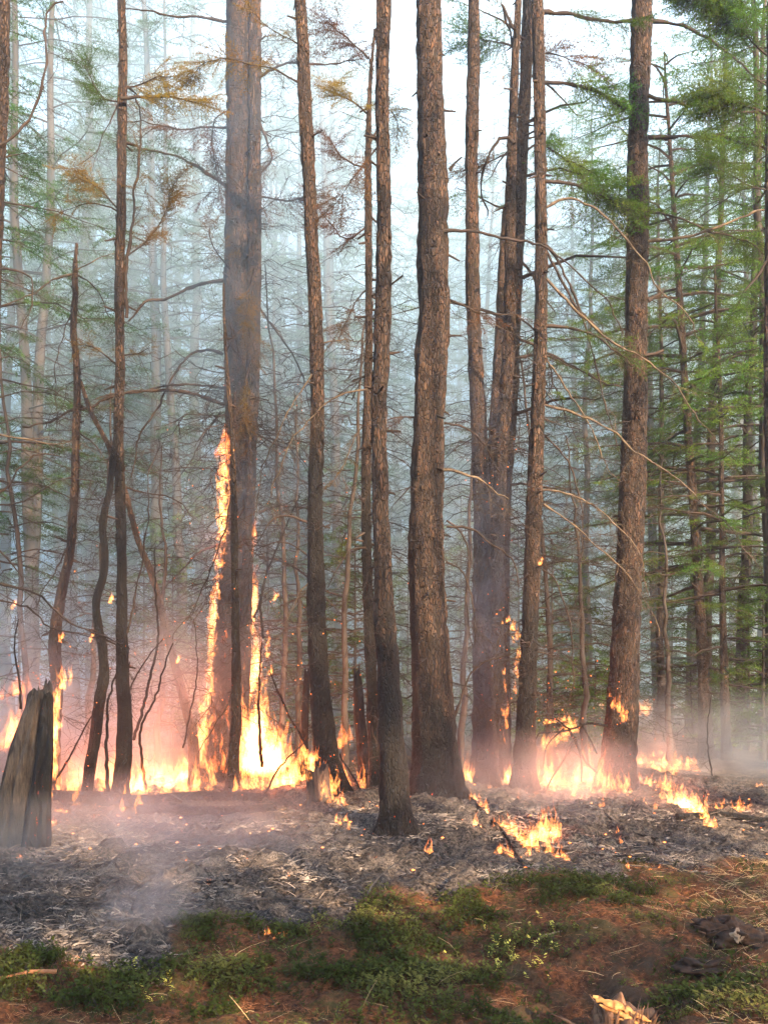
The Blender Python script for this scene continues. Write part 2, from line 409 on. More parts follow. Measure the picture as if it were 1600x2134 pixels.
# ------------------------------------------------------------------ fronds (templates along +x, one metre long)
def make_frond(seed, nside=12, ntuft=4, need=(0.075, 0.02), per=3, stem=0.006, needles=True, wild=0.0):
    r = np.random.default_rng(seed); wv, wf, nv, nf = [], [], [], []
    def seg(P, rad):
        V, F = tube(P, np.linspace(rad, rad * .35, len(P)), 3); wf.append(F + sum(len(a) for a in wv)); wv.append(V)
    def tuft(p, d, k):
        for _ in range(k):
            v = d * r.uniform(.2, .9) + r.normal(0, .55, 3) + np.array([0, 0, .15]); v /= np.linalg.norm(v)
            s = np.cross(v, r.normal(0, 1, 3)); s /= np.linalg.norm(s)
            L = need[0] * r.uniform(.6, 1.3); w_ = need[1] * r.uniform(.6, 1.2)
            a = len(nv); nv.extend([p - s * w_ * .5, p + s * w_ * .5 + v * L * .3, p + v * L]); nf.append((a, a + 1, a + 2))
    x = np.linspace(0, 1, 6); y = np.cumsum(np.r_[0, r.normal(0, .02 + wild * .08, 5)]); z = -0.10 * x ** 2 + np.cumsum(np.r_[0, r.normal(0, .012 + wild * .06, 5)])
    main = np.stack([x, y, z], -1); seg(main, stem)
    def at(s): return np.array([np.interp(s, x, main[:, k]) for k in range(3)])
    if needles:
        for s in np.linspace(.1, 1, ntuft * 3): tuft(at(s), np.array([1, 0, 0]), per)
    for q in range(nside):
        s = .06 + .9 * (q + r.uniform(0, .8)) / nside; sg = 1 if q % 2 else -1
        L = (0.42 * (1 - s * .65)) * r.uniform(.6, 1.25); ang = r.uniform(.7, 1.15)
        d = np.array([math.cos(ang), sg * math.sin(ang), r.uniform(-.35, .1)]); p0 = at(s)
        k = np.linspace(0, 1, 4)[:, None]
        P = p0 + d * L * k + np.array([.15 * L, 0, -.12 * L]) * k ** 2 + r.normal(0, .02 + wild * .05, (4, 3)) * k
        seg(P, stem * .6)
        if needles:
            for u in np.linspace(.2, 1, ntuft):
                pp = P[0] + (P[-1] - P[0]) * u; tuft(pp, d, per)
    out = [(np.concatenate(wv), np.concatenate(wf), 0)]
    if needles: out.append((np.array(nv), np.array(nf), 1))
    return out
FR_FINE = [make_frond(s, 12, 4, (0.075, .020), 3) for s in range(4)]
FR_MID = [make_frond(20 + s, 9, 3, (0.13, .045), 2, .008) for s in range(4)]
FR_FAR = [make_frond(40 + s, 6, 2, (0.22, .085), 2, .010) for s in range(4)]
FR_BARE = [make_frond(60 + s, 9, 1, stem=.006, needles=False, wild=.8) for s in range(5)]

def add_fronds(g, fr, P, D, size, r, roll=.4):
    """fronds at P pointing along D"""
    P = np.asarray(P); D = np.asarray(D); k = r.integers(0, len(fr), len(P)); size = np.broadcast_to(size, (len(P),))
    Mx = rot_from(D, roll=r.normal(0, roll, len(P))) * size[:, None, None]
    for q in range(len(fr)):
        s = k == q
        if s.any(): scatter(g, fr[q], Mx[s], P[s])

def crown_geo(seed, h0, h1, Lmax, nb, fr, fsize, nf, shape=.75, trunk_r=.1, droop=.25, dens=1.0, wood=1.0):
    """branches with fronds from height h0 to h1 around a vertical stem at the origin"""
    r = np.random.default_rng(seed); g = Geo(); Ps, Ds, Ss = [], [], []
    for q in range(nb):
        u = (q + r.uniform(0, 1)) / nb; h = h0 + (h1 - h0) * u
        L = Lmax * ((1 - u) ** shape * (0.35 + .65 * min(1, (u + .12) / .3)) + .06) * r.uniform(.55, 1.15)
        az = q * 2.4 + r.normal(0, .4); d = np.array([math.cos(az), math.sin(az), 0])
        k = np.linspace(0, 1, 6)[:, None]; up = r.uniform(-.15, .35) + .35 * u
        B = np.array([0, 0, h]) + d * L * k + np.array([0, 0, 1]) * (up * L * k - (droop + up) * L * k ** 2 * .8 + .12 * L * k ** 4) + r.normal(0, .03 * L, (6, 3)) * k
        V, F = tube(B, np.linspace(.012 + .008 * L, .004, 6) * wood, 4); g.add(V, F, 0)
        m_ = max(2, int(nf * L / Lmax * dens))
        for s in range(m_):
            t_ = .22 + .78 * (s + r.uniform(0, 1)) / m_
            p = np.array([np.interp(t_, k[:, 0], B[:, c]) for c in range(3)])
            sg = 1 if r.random() < .5 else -1; a2 = az + sg * r.uniform(.25, 1.15) * (1.1 - t_ * .6)
            Ps.append(p); Ds.append((math.cos(a2), math.sin(a2), r.uniform(-.4, .15))); Ss.append(fsize * r.uniform(.55, 1.15) * (1 - .3 * t_))
    add_fronds(g, fr, Ps, Ds, np.array(Ss), r)
    return g

# ------------------------------------------------------------------ traced trunks
def trunk_geo(pts, d, seg=34, step=0.028, char=(0, 0), ember=(0, 0), relief=1.0, dz=0.0, seed=0, flare=.38, top=None, base_at=None):
    """pts: (px, py, width_px) top to bottom at distance d. Returns Geo, and an interpolator of the axis by photo row."""
    P = []
    for px, py, w_ in pts: P.append([*W(px, py, d), w_ / FPX * d / 2])
    P = np.array(P)
    b = P[-1].copy(); zg = float(gz(b[0], b[1]))
    if b[2] > zg - .1:
        dirn = (P[-1] - P[-2]); b[:3] = b[:3] + np.array([dirn[0] / max(.05, abs(dirn[2])) * .15 if abs(dirn[2]) > .05 else 0, 0, 0]); b[2] = zg - .15; b[3] *= 1.12
        P = np.vstack([P, b])
    if top:   # carry the stem on above the frame
        t0, t1 = P[0].copy(), P[1]; sl = (t0[:3] - t1[:3]) / max(.1, t0[2] - t1[2])
        up = []
        for f in (1.0, .5):
            h_ = (top - t0[2]) * f; q = np.r_[t0[:3] + np.array([sl[0] * .5, 0, 1]) * h_, max(.012, t0[3] * (1 - f * .85))]; up.append(q)
        P = np.vstack([up, P])
    C = spline(P, step); r = np.maximum(C[:, 3], .004); c = C[:, :3].copy()
    c[:, 1] += .05 * np.interp(c[:, 2], [0, 4, 9], [0, .6, .2]) * math.sin(seed * 3.1)
    n = len(c); th = np.arange(seg) / seg * 2 * math.pi
    R0 = np.median(r)
    q = np.stack([np.cos(th)[None] * np.ones((n, 1)), np.sin(th)[None] * np.ones((n, 1)), np.zeros((n, seg))], -1)
    zz = c[:, 2][:, None] * np.ones((1, seg))
    k1 = max(1.0, R0 / .028)
    co = q * k1; co[..., 2] = zz * 6.5 + seed * 17
    co2 = q * k1 * 2.1; co2[..., 2] = zz * 15 + seed * 5
    a = noise3(co, seed); bb = noise3(co2, seed + 3)
    rl = 1 - np.abs(a) * 2.2 + .5 * bb; rl = np.clip(rl, -1.2, 1.0)            # plates with sunken seams
    rl = -rl
    lump = noise3(np.stack([q[..., 0] * 1.2, q[..., 1] * 1.2, zz * 1.3], -1), seed + 9)
    amp = np.clip(.055 * r[:, None] + .0035, .002, .012) * relief
    rr = r[:, None] + amp * rl + r[:, None] * .07 * lump
    zb = np.clip((zz - zg) / (R0 * 3.2 + .12), 0, 1)
    root = np.maximum(0, np.cos(th * 5 + seed * 2.3))[None] * .75 + .35
    rr = rr * (1 + flare * (1 - zb) ** 2.2 * root)
    V, F = tube(c, rr, seg)
    g = Geo()
    zf = V[:, 2]
    ch = np.clip((char[0] - zf) / max(.05, char[1]) + .5, 0, 1) if char[1] else np.zeros(len(V))
    em = np.clip((ember[0] - zf) / max(.05, ember[1]) + .5, 0, 1) if ember[1] else np.zeros(len(V))
    g.add(V, F, 0, relief=rl.ravel(), char=ch, ember=em)
    # close both ends
    for e_, s_ in ((0, 0), (n - 1, (n - 1) * seg)):
        g.add(np.vstack([c[e_] + np.array([0, 0, .3 * r[e_] if e_ == 0 else 0]), V[s_:s_ + seg]]), capfan(seg, 0), 0, relief=-.5, char=float(ch[s_]), ember=0)
    return g, c, r

def base_of(pts, d):
    p = W(pts[-1][0], pts[-1][1], d); return (p[0], p[1], float(gz(p[0], p[1])))

def plates(c, r, z0, z1, n, rr, seed):
    """loose flakes of bark and short broken stubs standing off a trunk"""
    g = Geo(); q = np.random.default_rng(seed)
    for _ in range(n):
        z = q.uniform(z0, z1); i = int(np.argmin(abs(c[:, 2] - z))); a = q.uniform(0, 2 * math.pi)
        d = np.array([math.cos(a), math.sin(a), 0]); tn = np.array([-d[1], d[0], 0])
        L, w_ = q.uniform(.03, .09), q.uniform(.012, .03); b = c[i] + d * (r[i] * .98); lift = q.uniform(.008, .022); s = 1 if q.random() < .7 else -1
        V = [b - tn * w_ / 2, b + tn * w_ / 2, b + tn * w_ * .4 + d * lift - np.array([0, 0, L * s]), b - tn * w_ * .3 + d * lift * .8 - np.array([0, 0, L * s * .8]),
             b + d * .006 + np.array([0, 0, 0])]
        g.add(V, [(0, 1, 2, 3)], 0, relief=q.uniform(-.2, .9), char=q.uniform(0, rr), ember=0)
    return g

# each entry: key, label, category, distance, char top (m, softness), ember, points, stem top above frame, part details
TREES = [
 ('edge', 'dark leaning trunk cut off by the upper left picture edge, above the grey stump', 8.0, (0, 0), (0, 0),
  [(6, 0, 28), (2, 200, 30), (-4, 320, 32), (-12, 480, 36), (-26, 900, 42), (-40, 1400, 50), (-44, 1760, 62)], 11),
 ('black', 'thin straight blackish trunk with yellow-green needle sprays, between grey stump and the burning trunk', 9.4, (3.6, 2.2), (0.5, .5),
  [(253, 0, 17), (256, 120, 18), (254, 300, 20), (252, 450, 20), (249, 600, 20), (250, 760, 20), (247, 900, 21), (251, 1030, 21), (254, 1180, 22), (254, 1300, 24), (257, 1420, 28), (260, 1540, 32), (250, 1660, 38)], 9.8),
 ('brokentop', 'thin dead trunk with a snapped top, its burning foot hidden behind the grey stump', 10.4, (1.6, 1.2), (1.2, .8),
  [(159, 506, 5), (156, 560, 10), (156, 620, 12), (153, 690, 13), (160, 760, 14), (160, 850, 15), (157, 930, 16), (156, 1010, 17), (151, 1080, 18), (146, 1150, 19), (133, 1210, 21), (122, 1270, 23), (114, 1340, 26), (118, 1430, 26), (112, 1530, 28), (108, 1640, 32)], None),
 ('burning', 'thick smoke-veiled trunk with tall flames running up both of its sides', 11.4, (3.6, 2.2), (2.6, 1.5),
  [(503, 0, 58), (502, 200, 58), (500, 400, 60), (498, 600, 62), (496, 780, 58), (496, 900, 52), (495, 1000, 50), (490, 1130, 54), (483, 1280, 60), (474, 1400, 64), (466, 1500, 72), (462, 1610, 86)], 13),
 ('twin', 'slimmer trunk grown against the right flank of the thick burning trunk', 11.3, (3.2, 2), (2.0, 1.2),
  [(531, 0, 26), (530, 300, 28), (529, 560, 30), (527, 760, 28), (524, 900, 24), (522, 1030, 22), (517, 1130, 22), (512, 1300, 26), (507, 1450, 30), (504, 1612, 40)], 13),
 ('frontstem', 'thin charred stem standing right in front of the burning trunk', 10.3, (3.4, 1.2), (1.4, .9),
  [(466, 590, 3), (468, 680, 6), (474, 780, 8), (482, 880, 10), (487, 1000, 12), (489, 1150, 15), (491, 1300, 17), (492, 1420, 20), (491, 1510, 23), (487, 1580, 25), (485, 1650, 28)], None),
 ('amber', 'slightly bowed trunk, scaly amber bark above and charred foot below, right of the burning trunk', 9.3, (3.5, 1.0), (.9, .7),
  [(626, 0, 25), (631, 90, 26), (635, 200, 28), (640, 300, 29), (645, 400, 28), (649, 500, 27), (655, 600, 28), (659, 700, 29), (661, 800, 31), (661, 900, 31), (657, 1010, 32), (657, 1110, 33), (659, 1220, 38), (661, 1340, 41), (668, 1450, 44), (676, 1540, 50), (686, 1620, 58), (690, 1680, 66)], 9.7),
 ('shadow', 'thin dark trunk half hidden just left of the foremost scaly trunk', 9.5, (3.0, 1.4), (.5, .4),
  [(782, 60, 5), (772, 160, 9), (767, 300, 13), (768, 460, 15), (769, 620, 16), (768, 760, 18), (765, 900, 20), (763, 1040, 21), (765, 1180, 22), (769, 1320, 24), (775, 1450, 25), (780, 1560, 27), (784, 1680, 32)], None),
 ('foremost', 'foremost dark scaly trunk with its blackened foot nearest to the viewer', 7.5, (1.5, 2.6), (.2, .25),
  [(800, 0, 31), (797, 120, 29), (797, 260, 29), (800, 400, 30), (799, 540, 32), (797, 660, 33), (794, 760, 33), (789, 870, 33), (791, 990, 34), (794, 1110, 36), (799, 1220, 40), (806, 1340, 46), (811, 1440, 48), (815, 1540, 52), (822, 1640, 60), (826, 1740, 74)], 8.2),
 ('thick', 'thickest trunk of all with pale scaly brown bark and a wide scorched foot', 9.1, (.9, .8), (.2, .2),
  [(894, 0, 50), (895, 120, 52), (898, 250, 55), (902, 350, 59), (902, 450, 60), (901, 560, 62), (904, 660, 63), (899, 750, 68), (894, 850, 64), (891, 950, 68), (889, 1060, 70), (888, 1170, 74), (892, 1290, 79), (897, 1390, 84), (903, 1490, 92), (908, 1590, 98), (909, 1690, 108)], 10.5),
 ('bluish', 'smoke-blue charred trunk leaning to the right of the thickest trunk', 10.7, (3.5, 2.2), (1.6, 1.2),
  [(987, 0, 24), (987, 120, 26), (984, 240, 27), (983, 360, 28), (984, 480, 29), (985, 600, 30), (988, 700, 31), (994, 810, 33), (999, 920, 35), (1003, 1020, 36), (1004, 1130, 36), (1004, 1250, 38), (1006, 1360, 41), (1008, 1470, 46), (1010, 1560, 54), (1009, 1635, 64)], 12),
 ('forked', 'slender crooked dark trunk whose foot glows with embers, right of the smoke-blue trunk', 11.0, (3.6, 2.0), (1.8, 1.3),
  [(1080, 0, 14), (1074, 110, 17), (1070, 220, 19), (1065, 330, 21), (1063, 450, 23), (1063, 580, 24), (1061, 700, 26), (1054, 810, 27), (1048, 900, 28), (1041, 1000, 27), (1037, 1100, 27), (1036, 1220, 28), (1035, 1340, 31), (1036, 1450, 36), (1040, 1550, 42), (1042, 1625, 50)], 12),
 ('behindforked', 'straight trunk with green needles behind the crooked dark trunk', 11.8, (2.5, 2), (.8, .6),
  [(1101, 0, 26), (1096, 140, 27), (1089, 290, 26), (1083, 430, 25), (1078, 560, 25), (1072, 700, 25), (1066, 840, 26), (1058, 980, 22), (1053, 1150, 20), (1052, 1350, 22), (1052, 1610, 28)], 14),
 ('slantblue', 'faint blue trunk slanting behind the crooked dark trunk with red sparks on it', 12.4, (3.5, 2.5), (3.6, 1.2),
  [(1054, 430, 14), (1046, 560, 18), (1040, 700, 20), (1031, 840, 20), (1025, 960, 20), (1022, 1100, 20), (1024, 1300, 22), (1030, 1595, 30)], None),
 ('plain', 'grey-brown straight trunk with long drooping dead branches, right of the crooked trunk', 10.0, (1.9, 2.0), (.6, .5),
  [(1120, 0, 24), (1123, 130, 24), (1125, 260, 25), (1127, 400, 25), (1128, 540, 26), (1127, 670, 27), (1123, 800, 29), (1119, 920, 31), (1114, 1040, 33), (1109, 1160, 34), (1105, 1280, 34), (1101, 1380, 36), (1097, 1480, 40), (1093, 1570, 46), (1091, 1650, 56)], 11),
 ('golden', 'sturdy trunk with sunlit golden lower bark and a patch of fire above its foot', 10.2, (.8, 1.2), (.9, .5),
  [(1337, 0, 41), (1334, 110, 42), (1330, 230, 42), (1328, 350, 43), (1329, 460, 46), (1326, 580, 46), (1324, 700, 47), (1323, 810, 50), (1322, 900, 53), (1318, 990, 55), (1314, 1090, 53), (1311, 1190, 53), (1305, 1300, 57), (1301, 1390, 61), (1295, 1490, 67), (1289, 1580, 72), (1286, 1650, 80)], 12),
 ('rightthin', 'thin brown trunk amid green foliage, right of the golden trunk', 13.4, (.6, 1), (0, 0),
  [(1384, 110, 4), (1392, 240, 7), (1401, 380, 10), (1409, 510, 12), (1418, 640, 14), (1425, 760, 15), (1432, 880, 17), (1441, 1000, 19), (1450, 1120, 20), (1457, 1240, 21), (1463, 1350, 23), (1467, 1450, 26), (1472, 1570, 34)], None),
 ('rightslim', 'slimmest dark green-needled trunk near the right border, standing on charred ground', 13.2, (.6, 1), (0, 0),
  [(1488, 560, 4), (1494, 700, 7), (1500, 840, 9), (1502, 980, 10), (1503, 1120, 12), (1505, 1250, 14), (1508, 1380, 16), (1513, 1570, 22)], None),
 ('rightedge', 'dark trunk sliced by the right picture border', 9.2, (0, 0), (0, 0),
  [(1612, 0, 24), (1608, 500, 26), (1607, 800, 28), (1612, 1000, 30), (1622, 1400, 34), (1630, 1690, 44)], 10),
 ('bluebehind', 'slim blue-grey trunk seen in the smoke just right of the golden trunk', 17.0, (0, 0), (0, 0),
  [(1348, 640, 12), (1352, 800, 15), (1356, 1000, 17), (1361, 1200, 19), (1368, 1400, 22), (1377, 1525, 28)], None),
 ('leaning', 'leaning reddish dead stem crossing behind the thin blackish trunk', 11.0, (.8, 1), (.4, .4),
  [(165, 790, 8), (190, 860, 10), (228, 935, 11), (256, 1010, 12), (285, 1120, 13), (318, 1205, 14), (345, 1310, 16), (368, 1400, 18), (400, 1530, 22), (405, 1620, 26)], None),
 ('sinuous', 'snaking charred stem that splits from the thin blackish trunk and winds down beside it', 9.3, (4, 1), (1.0, .8),
  [(243, 905, 9), (236, 960, 13), (230, 1020, 14), (215, 1090, 15), (219, 1150, 16), (216, 1200, 17), (202, 1250, 18), (204, 1300, 18), (214, 1350, 20), (216, 1410, 22), (208, 1460, 24), (198, 1540, 24), (186, 1610, 24), (180, 1665, 26)], None),
]
TR = {}
FARX = [('black', 0), ]
for k, (key, label, d, ch, em, pts, top) in enumerate(TREES):
    root = thing('larch_tree' if key not in ('leaning', 'sinuous', 'frontstem', 'brokentop') else 'dead_tree', label, 'tree', base_of(pts, d))
    fine = d < 11.6
    g, c, r = trunk_geo(pts, d, seg=34 if fine else 22, step=.026 if fine else .045, char=ch, ember=em, seed=k + 1, top=top)
    if fine and pts[-1][2] > 30:
        pg = plates(c, r, .3, min(c[:, 2].max(), 9), 160, .5, k)
        for q, (V, (F, mt)) in enumerate(zip(pg.v, pg.f)):
            s_ = g.n; g.v.append(V); g.f.append((F - q * 5 + s_, 0)); g.n += 5
            for a_ in ('relief', 'char', 'ember'): g.at[a_].append((s_, pg.at[a_][q][1]))
            chv = float(np.clip((ch[0] - V[0, 2]) / max(.05, ch[1]) + .5, 0, 1)) if ch[1] else 0.
            g.at['char'].append((s_, np.full(5, chv)))
    tr = child('trunk', g, [M['bark']], root)
    TR[key] = (root, c, r, d)

# ------------------------------------------------------------------ branches
def branch(key, pts, w0, w1=1.5, kind='bare', d=None, pale=False, tw=1.0, dy=0.0, n_fr=None, fs=.5, name='branch'):
    root, c, r, dd = TR[key]; d = d or dd; q = R
    P = np.array([W(px, py, d) for px, py in pts])
    k = np.linspace(0, 1, len(P)); P[:, 1] += dy * k + q.normal(0, .03, len(P)) * k
    C = spline(P, .06); n = len(C); kk = np.linspace(0, 1, n)[:, None]; so = q.uniform(0, 99)
    C = C + kk * np.stack([fbm(np.stack([C[:, 0] * 2.3 + so, C[:, 2] * 2.3, 0 * kk[:, 0] + a_ * 9], -1), 5, 3) for a_ in range(3)], -1) * .07 + q.normal(0, .004, C.shape)
    rad = (.78 if pale else .9) * np.interp(np.linspace(0, 1, n), [0, .12, 1], [w0 * 1.25, w0, w1]) / FPX * d / 2 * (1 + .18 * q.normal(0, 1, n).clip(-1, 1.6))
    g = Geo(); add_tube(g, C, np.maximum(rad, .0022), 6)
    T = np.gradient(C, axis=0); T /= np.linalg.norm(T, axis=1, keepdims=True)
    L = np.linalg.norm(np.diff(C, axis=0), axis=1).sum()
    nt_ = int(L * 13 * tw)
    idx = q.integers(int(n * .12), n, nt_)
    D = T[idx] * .45 + q.normal(0, .5, (nt_, 3)) + np.array([0, 0, -.35])
    mats = [M['twig_pale' if pale else 'twig']]
    add_fronds(g, FR_BARE, C[idx], D, q.uniform(.12, .5, nt_), q, roll=1.5)
    if kind != 'bare':
        mats.append(M[kind]); nf = n_fr or int(L * 9); nf = int(nf * {'green': 1.6, 'singed': 1.15}.get(kind, 1.2))
        i2 = q.integers(int(n * .25), n, nf)
        D = T[i2] * .6 + q.normal(0, .45, (nf, 3)) * np.array([1, 1, .6]) + np.array([0, 0, -.05])
        add_fronds(g, FR_FINE, C[i2], D, q.uniform(.6, 1.2, nf) * fs, q)
    o = child(name, g, mats, root); return o

B = branch
# along the top, between the plain trunk and the golden one and beyond
B('plain', [(1130, 24), (1190, 30), (1250, 40), (1318, 50)], 10, 7, 'green', fs=.35, n_fr=14)
B('golden', [(1352, 42), (1420, 55), (1480, 85), (1530, 122), (1580, 162), (1625, 200)], 8, 3, 'green', fs=.3, n_fr=12)
B('plain', [(1134, 172), (1190, 178), (1250, 198), (1312, 222)], 9, 6, 'green', fs=.45, n_fr=24)
B('golden', [(1350, 200), (1420, 216), (1500, 228), (1590, 228), (1640, 234)], 9, 6, 'green', d=10.0, pale=True, fs=.4, n_fr=16)
B('golden', [(1350, 284), (1440, 290), (1530, 288), (1600, 302), (1640, 310)], 8, 5, 'green', fs=.45, n_fr=26)
B('golden', [(1348, 502), (1400, 498), (1460, 490), (1520, 465), (1600, 434), (1640, 420)], 8, 5, d=9.9, pale=True, tw=.7)
B('golden', [(1348, 440), (1420, 455), (1480, 484), (1540, 512), (1620, 540)], 6, 3, 'green', fs=.4, n_fr=24)
B('golden', [(1350, 625), (1365, 620), (1384, 612)], 10, 7, tw=.2)
B('golden', [(1345, 742), (1362, 740), (1382, 738)], 9, 6, tw=.2)
B('plain', [(1137, 375), (1190, 386), (1250, 405), (1316, 434)], 8, 5, 'green', fs=.5, n_fr=34)
B('plain', [(1138, 432), (1180, 414), (1235, 432), (1290, 475), (1330, 520), (1380, 590), (1420, 640), (1460, 700)], 7, 2.5, d=9.7, pale=True)
B('plain', [(1138, 580), (1180, 625), (1240, 690), (1290, 722), (1330, 738), (1390, 790), (1430, 830), (1480, 900), (1545, 965)], 7, 2.5, d=9.6, pale=True)
B('plain', [(1134, 845), (1200, 862), (1270, 898), (1330, 945), (1400, 992), (1460, 1045), (1520, 1100), (1580, 1165)], 6, 2, d=9.7, pale=True)
B('plain', [(1130, 1020), (1180, 1026), (1250, 1056), (1290, 1100), (1330, 1170), (1360, 1250)], 5.5, 2, d=9.6, pale=True)
B('plain', [(1132, 1050), (1190, 1090), (1260, 1150), (1310, 1200), (1350, 1258), (1376, 1330)], 5, 2, d=9.7, pale=True)
B('plain', [(1134, 680), (1180, 682), (1240, 692), (1300, 740)], 7, 3, 'green', fs=.35, n_fr=14)
B('plain', [(1132, 500), (1170, 560), (1215, 650), (1240, 760), (1262, 850), (1290, 960)], 6, 2, d=10.2)
B('plain', [(1136, 520), (1180, 600), (1250, 690), (1310, 760)], 6, 3, d=10.3)
B('plain', [(1130, 740), (1175, 800), (1230, 900), (1290, 1010)], 5, 2, pale=True)
B('plain', [(1128, 900), (1180, 960), (1210, 1050), (1212, 1150), (1208, 1300)], 4, 1.6)
B('plain', [(1122, 1180), (1160, 1210), (1185, 1290), (1184, 1400), (1188, 1455)], 4, 1.8)
B('plain', [(1120, 1360), (1150, 1366), (1180, 1380)], 5, 2)
B('forked', [(1075, 700), (1130, 730), (1190, 762), (1240, 795), (1300, 805)], 6, 3, d=10.9)
B('forked', [(1072, 300), (1060, 285), (1040, 290), (1020, 330), (1012, 390), (1014, 440)], 7, 3, 'rust', d=10.8, fs=.15, n_fr=6)
B('forked', [(1070, 60), (1052, 20), (1044, 0), (1060, 50), (1075, 90)], 7, 4, 'rust', fs=.2, n_fr=5)
B('forked', [(1058, 320), (1030, 330), (1000, 345), (960, 350)], 4, 2, 'rust', fs=.35, n_fr=18)
B('forked', [(1066, 650), (1110, 690), (1150, 770), (1190, 880)], 5, 2)
B('behindforked', [(1090, 100), (1050, 90), (1000, 80), (960, 60)], 5, 2, 'far_green', fs=.5, n_fr=30)
B('behindforked', [(1085, 330), (1120, 300), (1180, 330), (1240, 360)], 5, 2, 'green', fs=.5, n_fr=34)
B('behindforked', [(1098, 140), (1130, 110), (1180, 120), (1230, 140)], 5, 2, 'rust', fs=.45, n_fr=26)
B('thick', [(922, 480), (990, 480), (1060, 494), (1130, 510), (1190, 552), (1240, 610), (1300, 706)], 7, 2.5, d=9.0)
B('thick', [(925, 620), (980, 640), (1030, 652), (1060, 658)], 6, 2, 'rust', fs=.3, n_fr=8)
B('thick', [(922, 978), (960, 984), (1005, 1002), (1050, 1032)], 7, 3, d=9.0, pale=True)
B('thick', [(925, 882), (975, 895), (1015, 935), (1060, 1010)], 4, 2)
B('thick', [(930, 1098), (980, 1100), (1030, 1126), (1070, 1165), (1085, 1220)], 5.5, 2)
B('thick', [(930, 1085), (960, 1110), (980, 1180), (975, 1250), (990, 1330)], 4, 2)
B('thick', [(930, 1170), (965, 1195), (985, 1270), (982, 1350)], 4, 2)
B('thick', [(945, 1500), (960, 1460), (985, 1405), (1020, 1375), (1080, 1362)], 6, 3, d=9.4)
B('thick', [(935, 355), (950, 350), (962, 352)], 7, 4, tw=.2)
B('thick', [(932, 700), (955, 704)], 7, 4, tw=.2)
B('thick', [(866, 870), (830, 872), (800, 890)], 4, 2, 'rust', fs=.25, n_fr=6)
B('thick', [(866, 1010), (838, 1022), (812, 1045)], 4, 2)
B('foremost', [(806, 560), (830, 590), (850, 575)], 6, 4, tw=.4)
B('foremost', [(820, 1400), (805, 1384), (768, 1376), (756, 1398)], 5, 2, tw=.3)
B('foremost', [(790, 300), (770, 330), (740, 380), (700, 420)], 4, 2, 'rust', fs=.25, n_fr=20)
B('shadow', [(768, 240), (740, 215), (712, 200), (690, 180)], 5, 2, 'singed', fs=.28, n_fr=26)
B('shadow', [(768, 120), (735, 90), (705, 60), (680, 40)], 5, 2, 'rust', fs=.3, n_fr=28)
B('shadow', [(768, 300), (800, 250), (815, 235), (830, 262)], 5, 2, 'singed', fs=.25, n_fr=18)
B('shadow', [(768, 350), (738, 345), (710, 330), (685, 300)], 5, 2, 'rust', fs=.25, n_fr=20)
B('shadow', [(766, 470), (735, 500), (700, 502), (670, 470)], 5, 2, 'rust', fs=.25, n_fr=22)
B('shadow', [(766, 600), (735, 640), (705, 682)], 4, 2, 'rust', fs=.25, n_fr=12)
B('shadow', [(764, 810), (720, 820), (670, 850), (620, 900), (580, 980), (560, 1050)], 5, 2, d=9.2, pale=True)
B('shadow', [(762, 880), (740, 910), (715, 960), (700, 1000)], 4, 2, 'singed', pale=True, fs=.18, n_fr=8)
B('shadow', [(762, 1140), (730, 1150), (700, 1190), (680, 1230)], 4, 2, d=9.3)
B('amber', [(648, 740), (670, 715), (720, 705), (760, 712)], 5, 2, pale=True)
B('amber', [(620, 170), (575, 145), (520, 132), (450, 130), (400, 150)], 4, 1.5, 'singed', d=9.2, fs=.28, n_fr=36)
B('amber', [(640, 100), (580, 70), (540, 40)], 3.5, 1.5, 'singed', fs=.22, n_fr=14)
B('amber', [(650, 780), (600, 860), (560, 960), (540, 1040), (520, 1090)], 4, 1.6, pale=True, d=9.2)
B('amber', [(645, 1090), (600, 1075), (560, 1090), (535, 1130)], 5, 2)
B('amber', [(645, 1160), (600, 1130), (560, 1135), (530, 1150)], 4, 2)
B('amber', [(660, 1200), (630, 1230), (600, 1290), (580, 1340)], 4, 2, pale=True)
B('twin', [(540, 1068), (575, 1055), (620, 1056), (690, 1066), (740, 1080)], 5, 2, d=11.1)
B('twin', [(540, 1160), (590, 1170), (640, 1200), (700, 1260)], 5, 2)
B('twin', [(545, 410), (600, 414), (640, 410)], 5, 2, 'rust', fs=.4, n_fr=16)
B('twin', [(540, 640), (580, 700), (630, 780), (650, 840)], 5, 2)
B('twin', [(540, 250), (565, 330), (548, 360), (545, 440)], 5, 3, 'rust', fs=.3, n_fr=18)
B('twin', [(530, 900), (580, 930), (620, 940), (650, 980)], 5, 2)
B('twin', [(540, 160), (600, 132), (660, 130), (735, 134)], 6, 3, 'rust', fs=.4, n_fr=12)
B('twin', [(530, 560), (515, 620), (520, 690), (530, 740)], 4, 2, 'singed', d=10.9, fs=.26, n_fr=44)
B('twin', [(525, 740), (512, 800), (510, 880), (520, 940)], 4, 2, 'singed', d=10.9, fs=.22, n_fr=22)
B('burning', [(478, 45), (420, 40), (360, 34), (310, 18), (250, 14)], 7, 3)
B('burning', [(474, 265), (400, 262), (330, 264), (265, 268)], 5.5, 2.5, 'rust', fs=.35, n_fr=14)
B('burning', [(472, 388), (430, 362), (380, 335), (325, 312), (265, 300)], 8, 3, 'far_green', fs=.4, n_fr=14)
B('burning', [(468, 584), (420, 592), (350, 622), (300, 642), (262, 668)], 9, 4)
B('burning', [(468, 808), (400, 804), (330, 806), (258, 818), (200, 838)], 6, 3)
B('burning', [(468, 842), (420, 828), (375, 817), (270, 816), (180, 846), (100, 880), (40, 898)], 8, 5)
